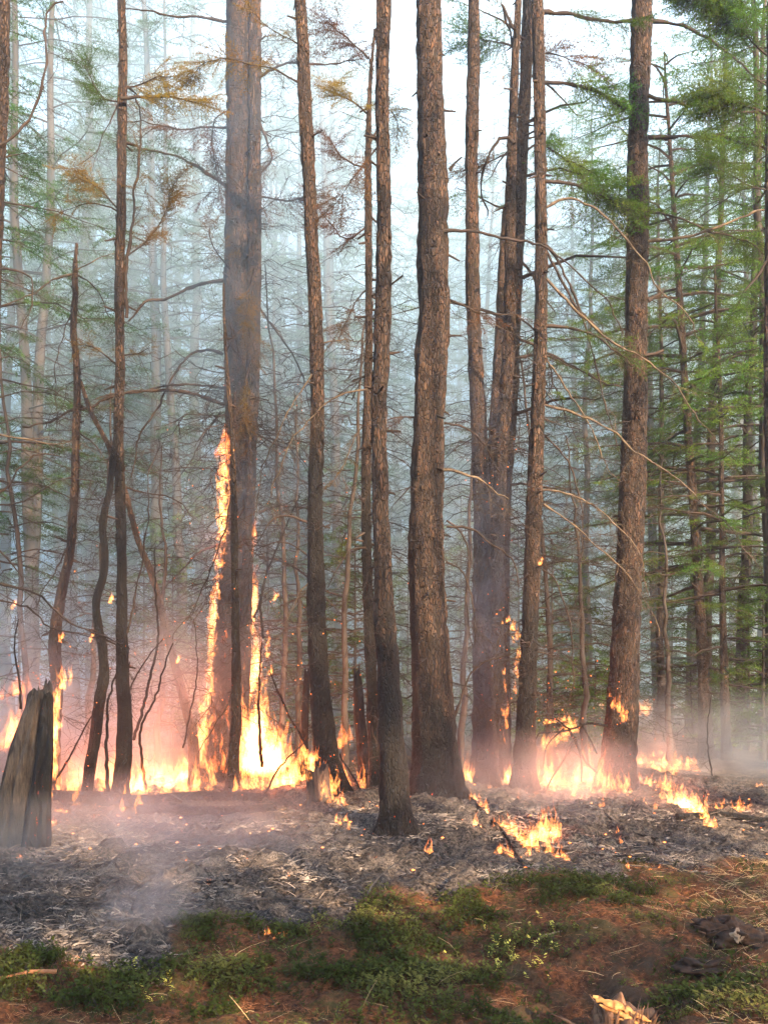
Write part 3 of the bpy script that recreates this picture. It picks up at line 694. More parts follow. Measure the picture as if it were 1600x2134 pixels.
B('burning', [(466, 738), (430, 729), (390, 745), (355, 790), (320, 855), (288, 910), (274, 990)], 6, 3)
B('burning', [(460, 1135), (420, 1150), (380, 1188), (340, 1242)], 6, 3)
B('burning', [(460, 860), (430, 900), (400, 960), (370, 1010)], 4, 2)
B('burning', [(478, 560), (455, 520), (440, 480)], 4, 2, 'singed', d=10.9, fs=.25, n_fr=16)
B('burning', [(476, 230), (450, 250), (445, 310), (460, 400)], 3, 2, 'rust', d=11.0, fs=.35, n_fr=22)
B('frontstem', [(484, 1000), (470, 1090), (440, 1180), (400, 1300), (375, 1350)], 4, 2)
B('frontstem', [(490, 1420), (470, 1480), (430, 1530), (410, 1560)], 4, 2)
B('black', [(252, 205), (285, 196), (330, 196), (400, 200)], 7, 3, 'singed', fs=.32, n_fr=30, d=9.3)
B('black', [(252, 185), (290, 170), (330, 160), (365, 160)], 4, 2, 'singed', fs=.3, n_fr=22)
B('black', [(250, 210), (220, 205), (195, 180), (180, 150)], 5, 2, 'green', fs=.26, n_fr=26)
B('black', [(246, 435), (222, 405), (195, 375), (160, 350)], 5, 2, 'singed', fs=.3, n_fr=26)
B('black', [(246, 440), (200, 425), (150, 430), (120, 440)], 3.5, 1.5, 'singed', fs=.24, n_fr=10)
B('black', [(258, 540), (300, 500), (340, 440), (370, 395)], 4, 1.5, 'singed', fs=.28, n_fr=40)
B('black', [(263, 660), (264, 560), (275, 450), (285, 330), (287, 200)], 8, 3, 'singed', fs=.18, n_fr=22)
B('black', [(243, 758), (215, 740), (190, 730)], 4, 2, 'singed', fs=.2, n_fr=14)
B('black', [(256, 740), (280, 730), (300, 722)], 4, 2, 'singed', fs=.18, n_fr=10)
B('black', [(246, 220), (225, 260), (195, 310), (160, 330)], 3.5, 1.5)
B('black', [(262, 1015), (310, 1030), (360, 1045), (400, 1080)], 4, 2)
B('black', [(262, 1330), (290, 1210), (305, 1100), (312, 1000), (326, 925)], 5, 2)
B('black', [(262, 1480), (280, 1400), (320, 1350), (340, 1330)], 4, 2)
B('brokentop', [(156, 570), (110, 580), (60, 612), (0, 640)], 6, 3, pale=True)
B('brokentop', [(158, 565), (200, 545), (250, 525)], 4, 2, pale=True)
B('brokentop', [(158, 570), (200, 600), (235, 650), (250, 680)], 3.5, 1.5)
B('brokentop', [(157, 900), (190, 920), (220, 950)], 4, 2)
B('brokentop', [(150, 1120), (120, 1180), (90, 1260)], 4, 2)
B('brokentop', [(154, 640), (130, 700), (118, 790), (110, 870)], 3, 1.5, tw=1.6)
B('edge', [(0, 305), (50, 262), (82, 200), (100, 130), (103, 20), (135, -8)], 7, 4, d=7.6)
B('edge', [(-4, 335), (20, 318), (45, 302)], 6, 2, 'far_green', fs=.3, n_fr=8)
B('edge', [(-15, 1035), (22, 1003), (38, 970), (70, 943), (95, 938), (122, 948)], 6, 3, d=8)
B('edge', [(-15, 905), (60, 914), (120, 920), (155, 916)], 4, 2, pale=True)
B('edge', [(-15, 1055), (50, 1046), (100, 1022), (150, 1008), (210, 1010)], 4, 2)
B('edge', [(-18, 998), (60, 1010), (130, 1030), (200, 1052)], 4, 2)
B('edge', [(-20, 1208), (70, 1240), (130, 1278), (200, 1306), (245, 1342)], 6, 3)
B('edge', [(-20, 1130), (20, 1160), (50, 1190), (60, 1215)], 4, 2)
B('edge', [(-20, 1248), (60, 1262), (110, 1300), (180, 1330)], 5, 2, tw=1.6)
B('edge', [(-20, 560), (30, 560), (65, 590), (66, 640), (40, 690)], 5, 2, d=8)
B('rightedge', [(1600, 540), (1570, 580), (1535, 630), (1510, 660)], 5, 2, 'green', fs=.3, n_fr=14)
B('rightedge', [(1605, 120), (1560, 80), (1530, 60), (1490, 20)], 5, 2, 'green', fs=.42, n_fr=60)
B('rightedge', [(1605, 20), (1570, 20), (1520, -10), (1470, -20)], 5, 2, 'green', fs=.42, n_fr=50)
B('rightedge', [(1605, 240), (1560, 220), (1510, 200), (1470, 190)], 5, 2, 'green', fs=.42, n_fr=50)
B('rightedge', [(1605, 400), (1560, 380), (1520, 350), (1480, 330)], 4, 2, 'green', fs=.35, n_fr=36)
# small dead twiggy boughs and stubs all the way up the nearer trunks, one tangle per trunk
for key, z0, z1, n, sz in (('black', 1, 8, 46, .32), ('brokentop', 1.5, 5.4, 46, .5), ('amber', 1.5, 8, 26, .25), ('shadow', .8, 7, 80, .55), ('foremost', 1.5, 6.5, 26, .3),
                           ('thick', 1.2, 8, 40, .4), ('bluish', 1, 9, 34, .45), ('forked', 1, 9, 70, .5), ('behindforked', 1, 9, 60, .7), ('plain', .8, 8, 80, .6), ('golden', 1.2, 8, 34, .35),
                           ('rightthin', 1, 9, 60, .5), ('rightslim', 1, 7, 50, .5), ('burning', 1, 9, 90, .8), ('twin', 1, 9, 80, .8), ('leaning', 1, 4, 20, .4), ('sinuous', .6, 3, 16, .25), ('frontstem', .8, 5, 30, .4)):
    root, c, r, d = TR[key]; q = R; g = Geo()
    i = np.array([np.argmin(abs(c[:, 2] - z)) for z in q.uniform(z0, min(z1, c[:, 2].max()), n)])
    az = q.uniform(0, 6.28, n); D = np.stack([np.cos(az), np.sin(az), q.uniform(-.5, .35, n)], -1)
    add_fronds(g, FR_BARE, c[i] + D * (r[i] * .6)[:, None], D, sz * q.uniform(.25, 1.2, n), q, roll=1)
    m_ = int(n * .8); i3 = np.array([np.argmin(abs(c[:, 2] - z)) for z in q.uniform(.8, min(5.0, z1), m_)]); az = q.uniform(0, 6.28, m_); D3 = np.stack([np.cos(az), np.sin(az), q.uniform(-.9, .2, m_)], -1)
    add_fronds(g, FR_BARE, c[i3] + D3 * (r[i3] * .6)[:, None], D3, sz * q.uniform(.5, 1.9, m_), q, roll=1)
    for ii, dd in zip(i, D):      # snapped stubs
        if q.random() < .35:
            L = q.uniform(.05, .13); P = c[ii] + dd * np.array([[r[ii] * .7], [r[ii] + L * .5], [r[ii] + L]])
            add_tube(g, P, [.014, .010, .007], 5)
    child('dead_twigs', g, [M['twig']], root)['kind'] = 'stuff'

# green crowns on the traced trees at right
def crown_on(key, seed, h0, h1, L, nb, nf, fr, fs, mt, **kw):
    root, c, r, d = TR[key]
    g = crown_geo(seed, h0, h1, L, nb, fr, fs, nf, **kw)
    z = np.array(c[:, 2]); o = np.argsort(z)
    for a in range(len(g.v)):
        V = g.v[a]; zz = V[:, 2]
        V = V + np.stack([np.interp(zz, z[o], c[o, 0]), np.interp(zz, z[o], c[o, 1]), 0 * zz], -1); g.v[a] = V
    return child('crown', g, [M['twig'], M[mt]], root, False)
crown_on('rightthin', 1, 2.2, 9.9, 2.6, 62, 13, FR_FINE, .62, 'green', shape=.45)
crown_on('rightslim', 2, 1.0, 6.7, 1.5, 44, 8, FR_FINE, .5, 'green', shape=.5)
crown_on('behindforked', 3, 3.5, 9.6, 1.9, 14, 7, FR_FINE, .5, 'green', shape=.3)
crown_on('bluebehind', 4, 4, 10, 2, 20, 6, FR_MID, .7, 'far_green', shape=.5)

# ------------------------------------------------------------------ trees further back
def far_trunk(seed, h, r0):
    q = np.random.default_rng(seed); z = np.linspace(-.3, h, 26)
    c = np.stack([np.cumsum(q.normal(0, .02, 26)) + .012 * z * q.normal(), np.cumsum(q.normal(0, .02, 26)), z], -1); c[:3, :2] = c[3, :2] * 0
    g = Geo(); add_tube(g, c, r0 * (1 - z / h * .85).clip(.08, 1) * (1 + .35 * np.exp(-np.maximum(z, 0) * 3)), 9); return g, c
VAR = []
for s in range(7):
    h = [17, 15, 18.5, 14, 16, 19, 13][s]; gt, c = far_trunk(s, h, [.15, .12, .17, .10, .13, .16, .09][s])
    gc = crown_geo(100 + s, [3.0, 2.0, 5, 1.6, 3.5, 6, 1.2][s], h * 1.0, [2.7, 2.4, 2.9, 2.0, 2.3, 2.8, 1.7][s], 52, FR_FAR, .95, 9, shape=.6, droop=.3)
    add = Geo()
    q = np.random.default_rng(s + 70); n = 60; az = q.uniform(0, 6.28, n); D = np.stack([np.cos(az), np.sin(az), q.uniform(-.5, .2, n)], -1)
    for a in range(len(gc.v)):
        V = gc.v[a]; gc.v[a] = V + np.stack([np.interp(V[:, 2], c[:, 2], c[:, 0]), np.interp(V[:, 2], c[:, 2], c[:, 1]), 0 * V[:, 2]], -1)
    add_fronds(gc, FR_BARE, np.stack([0 * az, 0 * az, q.uniform(.8, h * .5, n)], -1), D, q.uniform(.4, 1.5, n), q, roll=1)
    VAR.append((gt.mesh('trunk', [M['bark_far']]), gc.mesh('crown', [M['twig'], M['far_green']], False), h))
GV = []
for s in range(4):
    h = [13, 11, 15, 12][s]; gt, c = far_trunk(s + 20, h, [.10, .08, .12, .09][s])
    gc = crown_geo(300 + s, [2.2, 4.2, 4.0, 2.5][s], h, [2.3, 1.9, 2.6, 2.0][s], 58, FR_FINE, .72, 9, shape=.5, droop=.38, wood=.6)
    q = np.random.default_rng(s + 90); n = 40; az = q.uniform(0, 6.28, n); D = np.stack([np.cos(az), np.sin(az), q.uniform(-.5, .2, n)], -1)
    for a in range(len(gc.v)):
        V = gc.v[a]; gc.v[a] = V + np.stack([np.interp(V[:, 2], c[:, 2], c[:, 0]), np.interp(V[:, 2], c[:, 2], c[:, 1]), 0 * V[:, 2]], -1)
    GV.append((gt.mesh('trunk', [M['bark_far']]), gc.mesh('crown', [M['twig'], M['green' if s < 2 else 'far_green']], False), h))
GREENS = [(150, 17.5, 2, 1.2, 'blue-green larch high in smoke just left of the thin blackish trunk'), (415, 18.5, 3, 1.5, 'blue-green larch high in smoke just left of the burning trunk'), (262, 22, 2, 1.35, 'blue-green larch deep in smoke directly behind the thin blackish trunk'),
          (1600, 13.6, 0, 1.05, 'vivid green larch at the right border behind the slimmest trunk'), (1470, 15.4, 0, 1, 'vivid green larch between thin brown trunk and slimmest trunk'),
          (700, 19, 2, 1.15, 'blue smoke-veiled larch behind the gap between amber and foremost trunks'), (860, 27, 3, 1.4, 'smoke-veiled larch directly behind the thickest trunk'), (1065, 22, 3, 1.5, 'smoke-veiled larch behind the crooked dark trunk'),
          (1290, 24, 2, 1.4, 'pale larch deep in smoke behind the golden trunk'), (560, 24, 2, 1.4, 'pale larch deep in smoke right of the burning trunk'),
          (1545, 14.6, 0, 1, 'lush green larch in front of the smoke near the right border'), (1668, 12.4, 1, 1.1, 'green larch leaning its boughs in over the right border'), (1222, 16.5, 1, 1, 'bright green larch between the grey-brown and golden trunks'),
          (1440, 16.8, 0, 1, 'green larch standing behind the thin brown trunk'), (1375, 15.5, 1, .9, 'small-crowned green larch just right of the golden trunk'), (70, 15.0, 2, 1, 'bluish green larch in smoke above the grey stump'), (330, 16.8, 2, 1.1, 'bluish larch in smoke right of the thin blackish trunk'),
          (-45, 11.8, 3, 1, 'dark green larch cut off by the left border'), (610, 18.5, 3, 1.2, 'smoke-paled larch left of the amber bowed trunk'), (190, 20, 2, 1.1, 'pale blue larch in smoke left of the thin blackish trunk')]
for n, (px, d, v, sc_, lab) in enumerate(GREENS):
    x = (px - 800) / FPX * d
    root = thing('larch_tree', lab, 'tree', (x, d, float(gz(x, d)) - .05), 'needle-bearing larches behind the fire')
    root.rotation_euler = (0, 0, n * 2.1); root.scale = (sc_, sc_, sc_); link('trunk', GV[v][0], root); link('crown', GV[v][1], root)
GAPS = [(-300, 'left of thin blackish trunk'), (250, 'between thin blackish and burning trunks'), (505, 'between burning and amber trunks'),
        (655, 'between amber and foremost trunks'), (895, 'between thickest and smoke-blue trunks'),
        (995, 'between smoke-blue and grey-brown trunks'), (1120, 'between grey-brown and golden trunks'), (1315, 'right of golden trunk')]
RANK = ['nearest'] + [w_ + ' nearest' for w_ in 'second third fourth fifth sixth seventh eighth ninth tenth eleventh twelfth thirteenth fourteenth fifteenth sixteenth seventeenth eighteenth nineteenth twentieth'.split()]
far = []   # (px at mid height, dist, variant, scale)
for px, d, v, s in [(62, 15, 2, 1), (18, 17, 0, 1), (385, 16.5, 4, .9), (275, 21, 0, 1), (710, 17.5, 4, 1), (622, 20, 3, 1), (350, 24, 2, 1), (545, 19, 1, 1),
                    (1205, 20, 1, .85), (1530, 19, 2, .95), (1562, 22, 0, 1), (1590, 17, 5, 1), (1395, 19, 3, .9), (1260, 26, 5, .9), (1455, 23, 4, .9), (1010, 19, 6, .8), (850, 22, 1, .9), (960, 26, 0, .9), (130, 19, 1, 1), (195, 23, 5, 1), (-60, 14, 3, 1), (1690, 14.5, 3, 1)]:
    far.append((px, d, v, s))
q = np.random.default_rng(5)
for _ in range(42):
    d = q.uniform(22, 46); px = q.uniform(-150, 1750)
    if 1080 < px < 1480 and q.random() < .35: continue
    far.append((px, d, int(q.integers(0, 7)), q.uniform(.75, 1.1)))
bygap = {}
for f in far:
    k = max(i for i, (x, _) in enumerate(GAPS) if f[0] >= x); bygap.setdefault(k, []).append(f)
VN = ['tall full-crowned', 'broad bushy', 'tall bare-stemmed', 'short dense', 'medium', 'high-crowned', 'small']
for k, L in sorted(bygap.items()):
    L.sort(key=lambda f: f[1])
    for n, (px, d, v, s) in enumerate(L):
        x = (px - 800) / FPX * d
        root = thing('larch_tree', f"hazy {VN[v]} tree, {RANK[n]} {GAPS[k][1]}", 'tree', (x, d, float(gz(x, d)) - .05), 'hazy trees standing in the smoke behind the fire')
        root.rotation_euler = (q.normal(0, .02), q.normal(0, .025), q.uniform(0, 6.28)); root.scale = (s, s, s)
        if d < 20: link('trunk', GV[2 + v % 2][0], root); link('crown', GV[2 + v % 2][1], root)
        else: link('trunk', VAR[v][0], root); link('crown', VAR[v][1], root)

# dead, bare-twigged conifers just behind the fire line
DV = []
for s in range(3):
    h = [6.5, 5.0, 4.2][s]; gt, c = far_trunk(s + 50, h, .045); gc = crown_geo(400 + s, .7, h, [1.7, 1.4, 1.2][s], 40, FR_BARE, .75, 7, shape=.4, droop=.6, wood=.4)
    DV.append((gt.mesh('trunk', [M['bark_far']]), gc.mesh('dead_twigs', [M['twig']], False)))
for n, (px, d, v, lab) in enumerate([(585, 11.9, 0, 'bare-twigged dead conifer just right of the burning trunk'), (625, 12.6, 1, 'bare-twigged dead conifer behind the amber bowed trunk'), (718, 12.0, 0, 'bare-twigged dead conifer between amber and shadowed thin trunks'),
    (60, 11.6, 0, 'bare-twigged dead conifer behind the grey stump'), (180, 12.2, 1, 'bare-twigged dead conifer behind the snaking charred stem'), (330, 12.0, 2, 'bare-twigged dead conifer left of the burning trunk'), (955, 11.8, 1, 'bare-twigged dead conifer right of the thickest trunk'),
    (1150, 12.4, 0, 'bare-twigged dead conifer behind the arched branch'), (1225, 12.0, 2, 'bare-twigged dead conifer left of the golden trunk'), (1395, 13.2, 2, 'bare-twigged dead conifer right of the golden trunk')]):
    x = (px - 800) / FPX * d
    root = thing('dead_conifer', lab, 'tree', (x, d, float(gz(x, d)) - .05), 'dead bare conifers behind the fire'); root.rotation_euler = (q.normal(0, .04), q.normal(0, .05), n * 1.7)
    link('trunk', DV[v][0], root); link('dead_twigs', DV[v][1], root)['kind'] = 'stuff'

# young conifers and bushes among the trunks
YV = []
for s in range(4):
    h = [3.2, 2.4, 1.6, 4.2][s]; g = Geo(); z = np.linspace(-.1, h, 8); c = np.stack([0 * z, 0 * z, z], -1)
    gt = Geo(); add_tube(gt, c, np.linspace(.035, .006, 8), 6)
    gc = crown_geo(200 + s, .2, h, [1.1, .9, .8, 1.3][s], 40, FR_MID, .55, 7, shape=.8, droop=.15)
    YV.append((gt.mesh('trunk', [M['bark_far']]), gc.mesh('crown', [M['twig'], M['green']], False)))
young = [(1150, 15, 0), (1210, 17, 1), (1240, 14.5, 2), (1400, 18, 3), (1560, 14.5, 0), (1590, 13.5, 1), (1500, 18, 3), (1440, 16.5, 1), (1535, 16, 2), (1625, 14, 0), (300, 16, 3), (360, 15, 0), (420, 17, 3),
         (560, 16, 3), (620, 14.5, 1), (720, 16, 3), (740, 14, 0), (850, 16, 0), (960, 17, 3), (1080, 16, 0), (40, 16, 3), (1170, 19, 3), (1330, 21, 3), (1480, 21, 0), (480, 20, 3), (590, 21, 3), (200, 19, 3)]
young.sort(key=lambda t: t[0])
yb = {}
for f in young:
    k = max(i for i, (x, _) in enumerate(GAPS) if f[0] >= x); yb.setdefault(k, []).append(f)
for k, L in yb.items():
    L.sort(key=lambda f: f[1])
    for n, (px, d, v) in enumerate(L):
        x = (px - 800) / FPX * d
        root = thing('young_conifer', f"{['knee-high', 'bushy'][0] if v == 2 else ['young', 'low', '', 'tall young'][v]} green conifer, {RANK[n]} sapling {GAPS[k][1]}", 'sapling', (x, d, float(gz(x, d))), 'young green conifers behind the fire')
        root.rotation_euler = (0, 0, q.uniform(0, 6.28)); s = q.uniform(.85, 1.15); root.scale = (s, s, s)
        link('trunk', YV[v][0], root); link('crown', YV[v][1], root)

# unseen trees added behind the viewer so their boughs break up the low sun
BEHIND = [(1.6, -4.0, 4, .85), (9.0, -7.5, 1, 1.0), (4.2, -8.5, 4, .95), (-2.5, -6.0, 1, 1.0), (-5.0, -1.5, 4, .9), (-7.5, 3.5, 0, .9), (1.0, -11.5, 1, 1.0),
          (8.2, -12.0, 0, 1.0), (-7.0, -9.0, 3, 1.1), (12.5, 6.5, 4, 1.0)] + [(x_, y_, k_ % 5, 1.0) for k_, (x_, y_) in enumerate([(11, -11), (4.5, -14), (12, -16), (16, -13), (8, -18), (18, -18), (0, -17), (14, -22), (19, -8), (10, -25), (-5, -14), (21, -25), (3, -22), (16, -28)])] + [(8.2, -2.0, 0, 1.0), (11.2, -1.4, 1, 1.0), (4.0, -3.6, 2, .9), (13.8, -5.2, 0, 1.05), (9.6, -9.6, 2, 1.1)]
for n, (x, y, v, s) in enumerate(BEHIND):
    root = thing('larch_tree', "tall unseen larch added behind the viewer to break up the low sun", 'tree', (x, y, float(gz(x, y))), 'unseen trees added behind the viewer')
    root.rotation_euler = (0, 0, n * 1.3); root.scale = (s, s, s)
    K_ = GV if n >= len(BEHIND) - 5 else VAR
    link('trunk', K_[v][0], root); link('crown', K_[v][1], root)

# ------------------------------------------------------------------ stumps, snags, logs
def wobble_trunk(pts, d, seg=40, step=.02, seed=0, char=(0, 0), ember=(0, 0), flat=1.0, ragged=.05, groove=.1):
    P = np.array([[*W(px, py, d), w_ / FPX * d / 2] for px, py, w_ in pts]); C = spline(P, step); c = C[:, :3]; r = C[:, 3]; n = len(c)
    th = np.arange(seg) / seg * 2 * math.pi; q = np.stack([np.cos(th)[None] + 0 * r[:, None], np.sin(th)[None] + 0 * r[:, None], c[:, 2][:, None] + 0 * th[None]], -1)
    a = fbm(q * np.array([2.2, 2.2, 1.0]), seed, 3); b_ = fbm(q * np.array([6, 6, 1.2]), seed + 4, 3)
    rr = r[:, None] * (1 + groove * a + groove * .8 * b_ + groove * .45 * fbm(q * np.array([14, 14, 3.0]), seed + 6, 3))
    V, F = tube(c, rr, seg); V = V.reshape(n, seg, 3)
    V[..., 1] = c[:, 1][:, None] + (V[..., 1] - c[:, 1][:, None]) * flat
    rg = ragged * fbm(np.stack([np.cos(th) * 2.5, np.sin(th) * 2.5, 0 * th], -1), seed + 8, 3)
    fade = np.exp(-np.arange(n) * step / .12)
    V[..., 2] += fade[:, None] * rg[None]
    V = V.reshape(-1, 3); g = Geo()
    ch = np.clip((char[0] - V[:, 2]) / max(.05, char[1]) + .5, 0, 1) if char[1] else np.zeros(len(V))
    em = np.clip((ember[0] - V[:, 2]) / max(.05, ember[1]) + .5, 0, 1) if ember[1] else np.zeros(len(V))
    g.add(V, F, 0, relief=(b_ * 1.2).ravel(), char=ch, ember=em)
    top = V[:seg]; g.add(np.vstack([top.mean(0) - np.array([0, 0, .03]), top]), capfan(seg, 0), 0, relief=.3, char=.5, ember=0)
    return g
m, t, o = mat('grey_stump_wood'); v = coords(t, (1, 1, .13)); f1 = noise_node(t, v, 44, 6, .72, .6); f2 = noise_node(t, v, 80, 4, .7); f3 = noise_node(t, coords(t, (1, 1, .6)), 5, 4, .6)
c = mix(t, maprange(t, .36, .62, 0, 1, f1), (0.009, 0.007, 0.006), (0.080, 0.060, 0.045)); c = mix(t, maprange(t, .5, .7, 0, .7, f2), c, (0.05, 0.04, 0.033)); c = mix(t, maprange(t, .5, .68, 0, .7, f3), c, (0.035, 0.03, 0.026))
chn = math_(t, 'ADD', N(t, 'ShaderNodeAttribute', attribute_name='char').outputs['Fac'], math_(t, 'MULTIPLY', math_(t, 'SUBTRACT', f3, .5), 1.2)); c = mix(t, maprange(t, .35, .6, 0, .95, chn), c, (0.012, 0.011, 0.010))
b = N(t, 'ShaderNodeBsdfPrincipled'); b.inputs['Roughness'].default_value = .85; b.inputs['Specular IOR Level'].default_value = .2; t.links.new(c, b.inputs['Base Color'])
bp = N(t, 'ShaderNodeBump'); bp.inputs['Strength'].default_value = 1; bp.inputs['Distance'].default_value = .015; t.links.new(math_(t, 'ADD', f1, f2), bp.inputs['Height']); t.links.new(bp.outputs[0], b.inputs['Normal']); t.links.new(b.outputs[0], o.inputs[0]); M['greywood'] = m
M['stumpwood'] = bark_mat('weathered_stump', (0.17, 0.145, 0.115), (0.055, 0.045, 0.038), (0.13, 0.10, 0.07), 1, cell=9)
pts = [(86, 1436, 34), (85, 1446, 48), (77, 1490, 60), (62, 1550, 72), (48, 1620, 84), (40, 1690, 92), (36, 1760, 106), (34, 1810, 118)]
root = thing('leaning_stump', 'big weathered grey stump leaning right at the left border, its flank charred', 'stump', base_of(pts, 7.3))
child('wood', wobble_trunk(pts, 7.3, 56, .014, 3, char=(.35, .5), flat=.8, ragged=.10, groove=.17), [M['greywood']], root)
g = wobble_trunk([(100, 1450, 20), (97, 1520, 26), (92, 1600, 34), (84, 1680, 44), (76, 1780, 62)], 7.2, 20, .02, 8, char=(9, 1), ember=(.9, .8), ragged=.06, groove=.18)
child('charred_flank', g, [M['stumpwood']], root)
pts = [(743, 1404, 12), (746, 1440, 20), (750, 1500, 22), (756, 1560, 25), (760, 1630, 28), (762, 1660, 30)]
root = thing('broken_snag', 'low charred snag with a jagged point, left of the foremost trunk', 'snag', base_of(pts, 10.2)); child('wood', wobble_trunk(pts, 10.2, 18, .03, 5, char=(9, 1), ember=(.5, .4), ragged=.12, groove=.16), [M['stumpwood']], root)
pts = [(657, 1606, 42), (660, 1640, 44), (664, 1680, 50), (664, 1715, 60)]
root = thing('mossy_stump', 'knee-high mossy brown stump crowned by fire in front of the amber trunk', 'stump', base_of(pts, 8.7)); child('wood', wobble_trunk(pts, 8.7, 26, .02, 7, char=(.15, .3), ragged=.10, groove=.26), [M['greywood']], root)
pts = [(640, 1400, 12), (636, 1480, 18), (632, 1560, 20), (630, 1630, 24)]
root = thing('broken_snag', 'thin charred snag standing behind the amber trunk', 'snag', base_of(pts, 11.2)); child('wood', wobble_trunk(pts, 11.2, 14, .04, 6, char=(9, 1), ember=(.5, .4), ragged=.1), [M['stumpwood']], root)

def log_obj(name, label, pix, r0, r1, mt='bark', char=1.0, ember=.3, seg=16, lift=0.6, cat='log', seed=0, rough=.12):
    P = []
    for px, py in pix:
        x, y = gpos(px, py); P.append([x, y, 0])
    P = np.array(P, float); k = np.linspace(0, 1, len(P)); rr = r0 + (r1 - r0) * k
    P[:, 2] = gz(P[:, 0], P[:, 1]) + rr * lift
    C = spline(np.c_[P, rr], .03 if r0 > .02 else .05); c = C[:, :3]; r = C[:, 3]; n = len(c)
    th = np.arange(seg) / seg * 6.283
    arc = np.arange(n)[:, None] * .03 + 0 * th[None]
    q_ = np.stack([np.cos(th)[None] * 1.5 + 0 * arc, np.sin(th)[None] * 1.5 + 0 * arc, arc * 5 + seed], -1); a = fbm(q_, seed + 2, 3)
    V, F = tube(c, r[:, None] * (1 + rough * a), seg); g = Geo(); g.add(V, F, 0, relief=a.ravel(), char=char, ember=ember)
    for e_, s_ in ((0, 0), (n - 1, (n - 1) * seg)):
        g.add(np.vstack([c[e_], V[s_:s_ + seg]]), capfan(seg, 0), 0, relief=0, char=char, ember=0)
    L = P[0].copy(); g.v = [v - L for v in g.v]
    o = link(name, g.mesh(name, [M[mt]])); o.location = L
    return tag(o, label, cat)
log_obj('fallen_log', 'long charred log lying left to right in front of the flames beside the grey stump', [(78, 1684), (180, 1686), (300, 1692), (420, 1690), (560, 1694)], .075, .05, lift=1.3, char=.9, ember=.5, seed=1)
log_obj('fallen_log', 'second charred log behind drifting smoke, angled below the long log', [(290, 1704), (400, 1716), (480, 1722), (575, 1716)], .045, .035, lift=1.4, char=.9, ember=.6, seed=2)
log_obj('fallen_log', 'brown pole lying from the small ground fire towards the sunlit ash at right', [(1100, 1786), (1170, 1783), (1260, 1782), (1350, 1777)], .022, .014, char=.35, ember=.1, seed=3)
log_obj('fallen_log', 'charred pole lying in the flames at the right border', [(1410, 1718), (1500, 1712), (1600, 1718), (1660, 1712)], .03, .03, char=1, ember=.4, seed=4)
log_obj('fallen_log', 'upper charred pole above the flames at the right border', [(1480, 1690), (1540, 1688), (1640, 1690)], .03, .02, char=1, ember=.8, seed=5)
log_obj('fallen_branch', 'reddish bare branch resting on green shrubs at the lower left corner', [(-30, 2070), (20, 2060), (60, 2048), (118, 2043)], .007, .011, mt='duff', cat='branch', seed=6, lift=4)
log_obj('fallen_branch', 'thin dark branch arched over the ash with a small flame on it', [(350, 1880), (380, 1866), (440, 1862), (480, 1858)], .010, .008, char=1, cat='branch', seed=7, lift=2)
log_obj('fallen_branch', 'thin twig curving over the ash left of the foremost trunk', [(380, 1765), (430, 1750), (480, 1735), (540, 1728)], .010, .012, char=1, cat='branch', seed=8, lift=1)
log_obj('fallen_branch', 'forked dark twig lying on ash below the golden trunk', [(1262, 1720), (1300, 1735), (1350, 1742), (1370, 1746)], .011, .008, char=1, cat='branch', seed=9, lift=1.5)
log_obj('fallen_branch', 'long blackened branch snaking along the edge of ash and shrubs', [(980, 1690), (1005, 1725), (1050, 1768), (1080, 1800), (1100, 1835)], .014, .010, char=1, cat='branch', seed=10, lift=1)
log_obj('fallen_branch', 'pale dry stick on brown litter in the lower middle', [(1130, 1948), (1190, 1944), (1270, 1950)], .0035, .003, mt='oldwood', cat='stick', seed=11, lift=2)
log_obj('fallen_branch', 'short black branch at the far left on the ash', [(-20, 1905), (20, 1915), (60, 1935)], .012, .010, char=1, cat='branch', seed=12, lift=1)
log_obj('fallen_branch', 'pale stick below the brown litter at the bottom border', [(900, 2132), (960, 2125), (1020, 2116)], .008, .006, mt='oldwood', cat='stick', seed=14, lift=1)

# bottom right: broken stump with fresh splinters, rotten log
x, y = gpos(1300, 2128)
root = thing('broken_stump', 'rotting stump with bright orange splinters at the lower right', 'stump', (x, y, float(gz(x, y)) - .05))
def lump(cx, cy, cz, rx, ry, rz, seed, amp=.3, nu=44, nv=28, fr=1.8):
    u = np.linspace(0, 2 * math.pi, nu, endpoint=False); v = np.linspace(.02, math.pi - .02, nv); U, Vv = np.meshgrid(u, v)
    D = np.stack([np.cos(U) * np.sin(Vv), np.sin(U) * np.sin(Vv), np.cos(Vv)], -1)
    a = fbm(D * np.array([1, 1, 1.15]) * fr, seed, 5)
    P = D * (1 + amp * a)[..., None] * np.array([rx, ry, rz]) + np.array([cx, cy, cz])
    i = np.arange(nv - 1)[:, None] * nu; j = np.arange(nu)[None]; F = np.stack([i + j, i + nu + j, i + nu + (j + 1) % nu, i + (j + 1) % nu], -1).reshape(-1, 4)
    return P.reshape(-1, 3), F
def fibres(g, x, y, z, rad, hgt, n, q, w_=.010, tilt=.35):
    """upright wood fibres and slabs broken off at uneven heights, round a rotten heart"""
    for k_ in range(n):
        a = q.uniform(0, 6.28); rr = rad * q.uniform(.45, 1.0); h = hgt * q.uniform(.25, .75) * (1.1 - .3 * math.sin(a))
        b_ = np.array([x + rr * math.cos(a), y + rr * math.sin(a) * .8, z - .05]); tp = b_ + np.array([q.normal(0, tilt * h), q.normal(0, tilt * h), h + .05])
        C = b_ + (tp - b_) * np.linspace(0, 1, 5)[:, None]; C[1:4] += q.normal(0, .004, (3, 3))
        add_tube(g, C, np.array([1.2, 1, .8, .5, .12]) * w_ * q.uniform(.5, 1.6), 5)
z0 = float(gz(x, y)) + .05; q = np.random.default_rng(3)
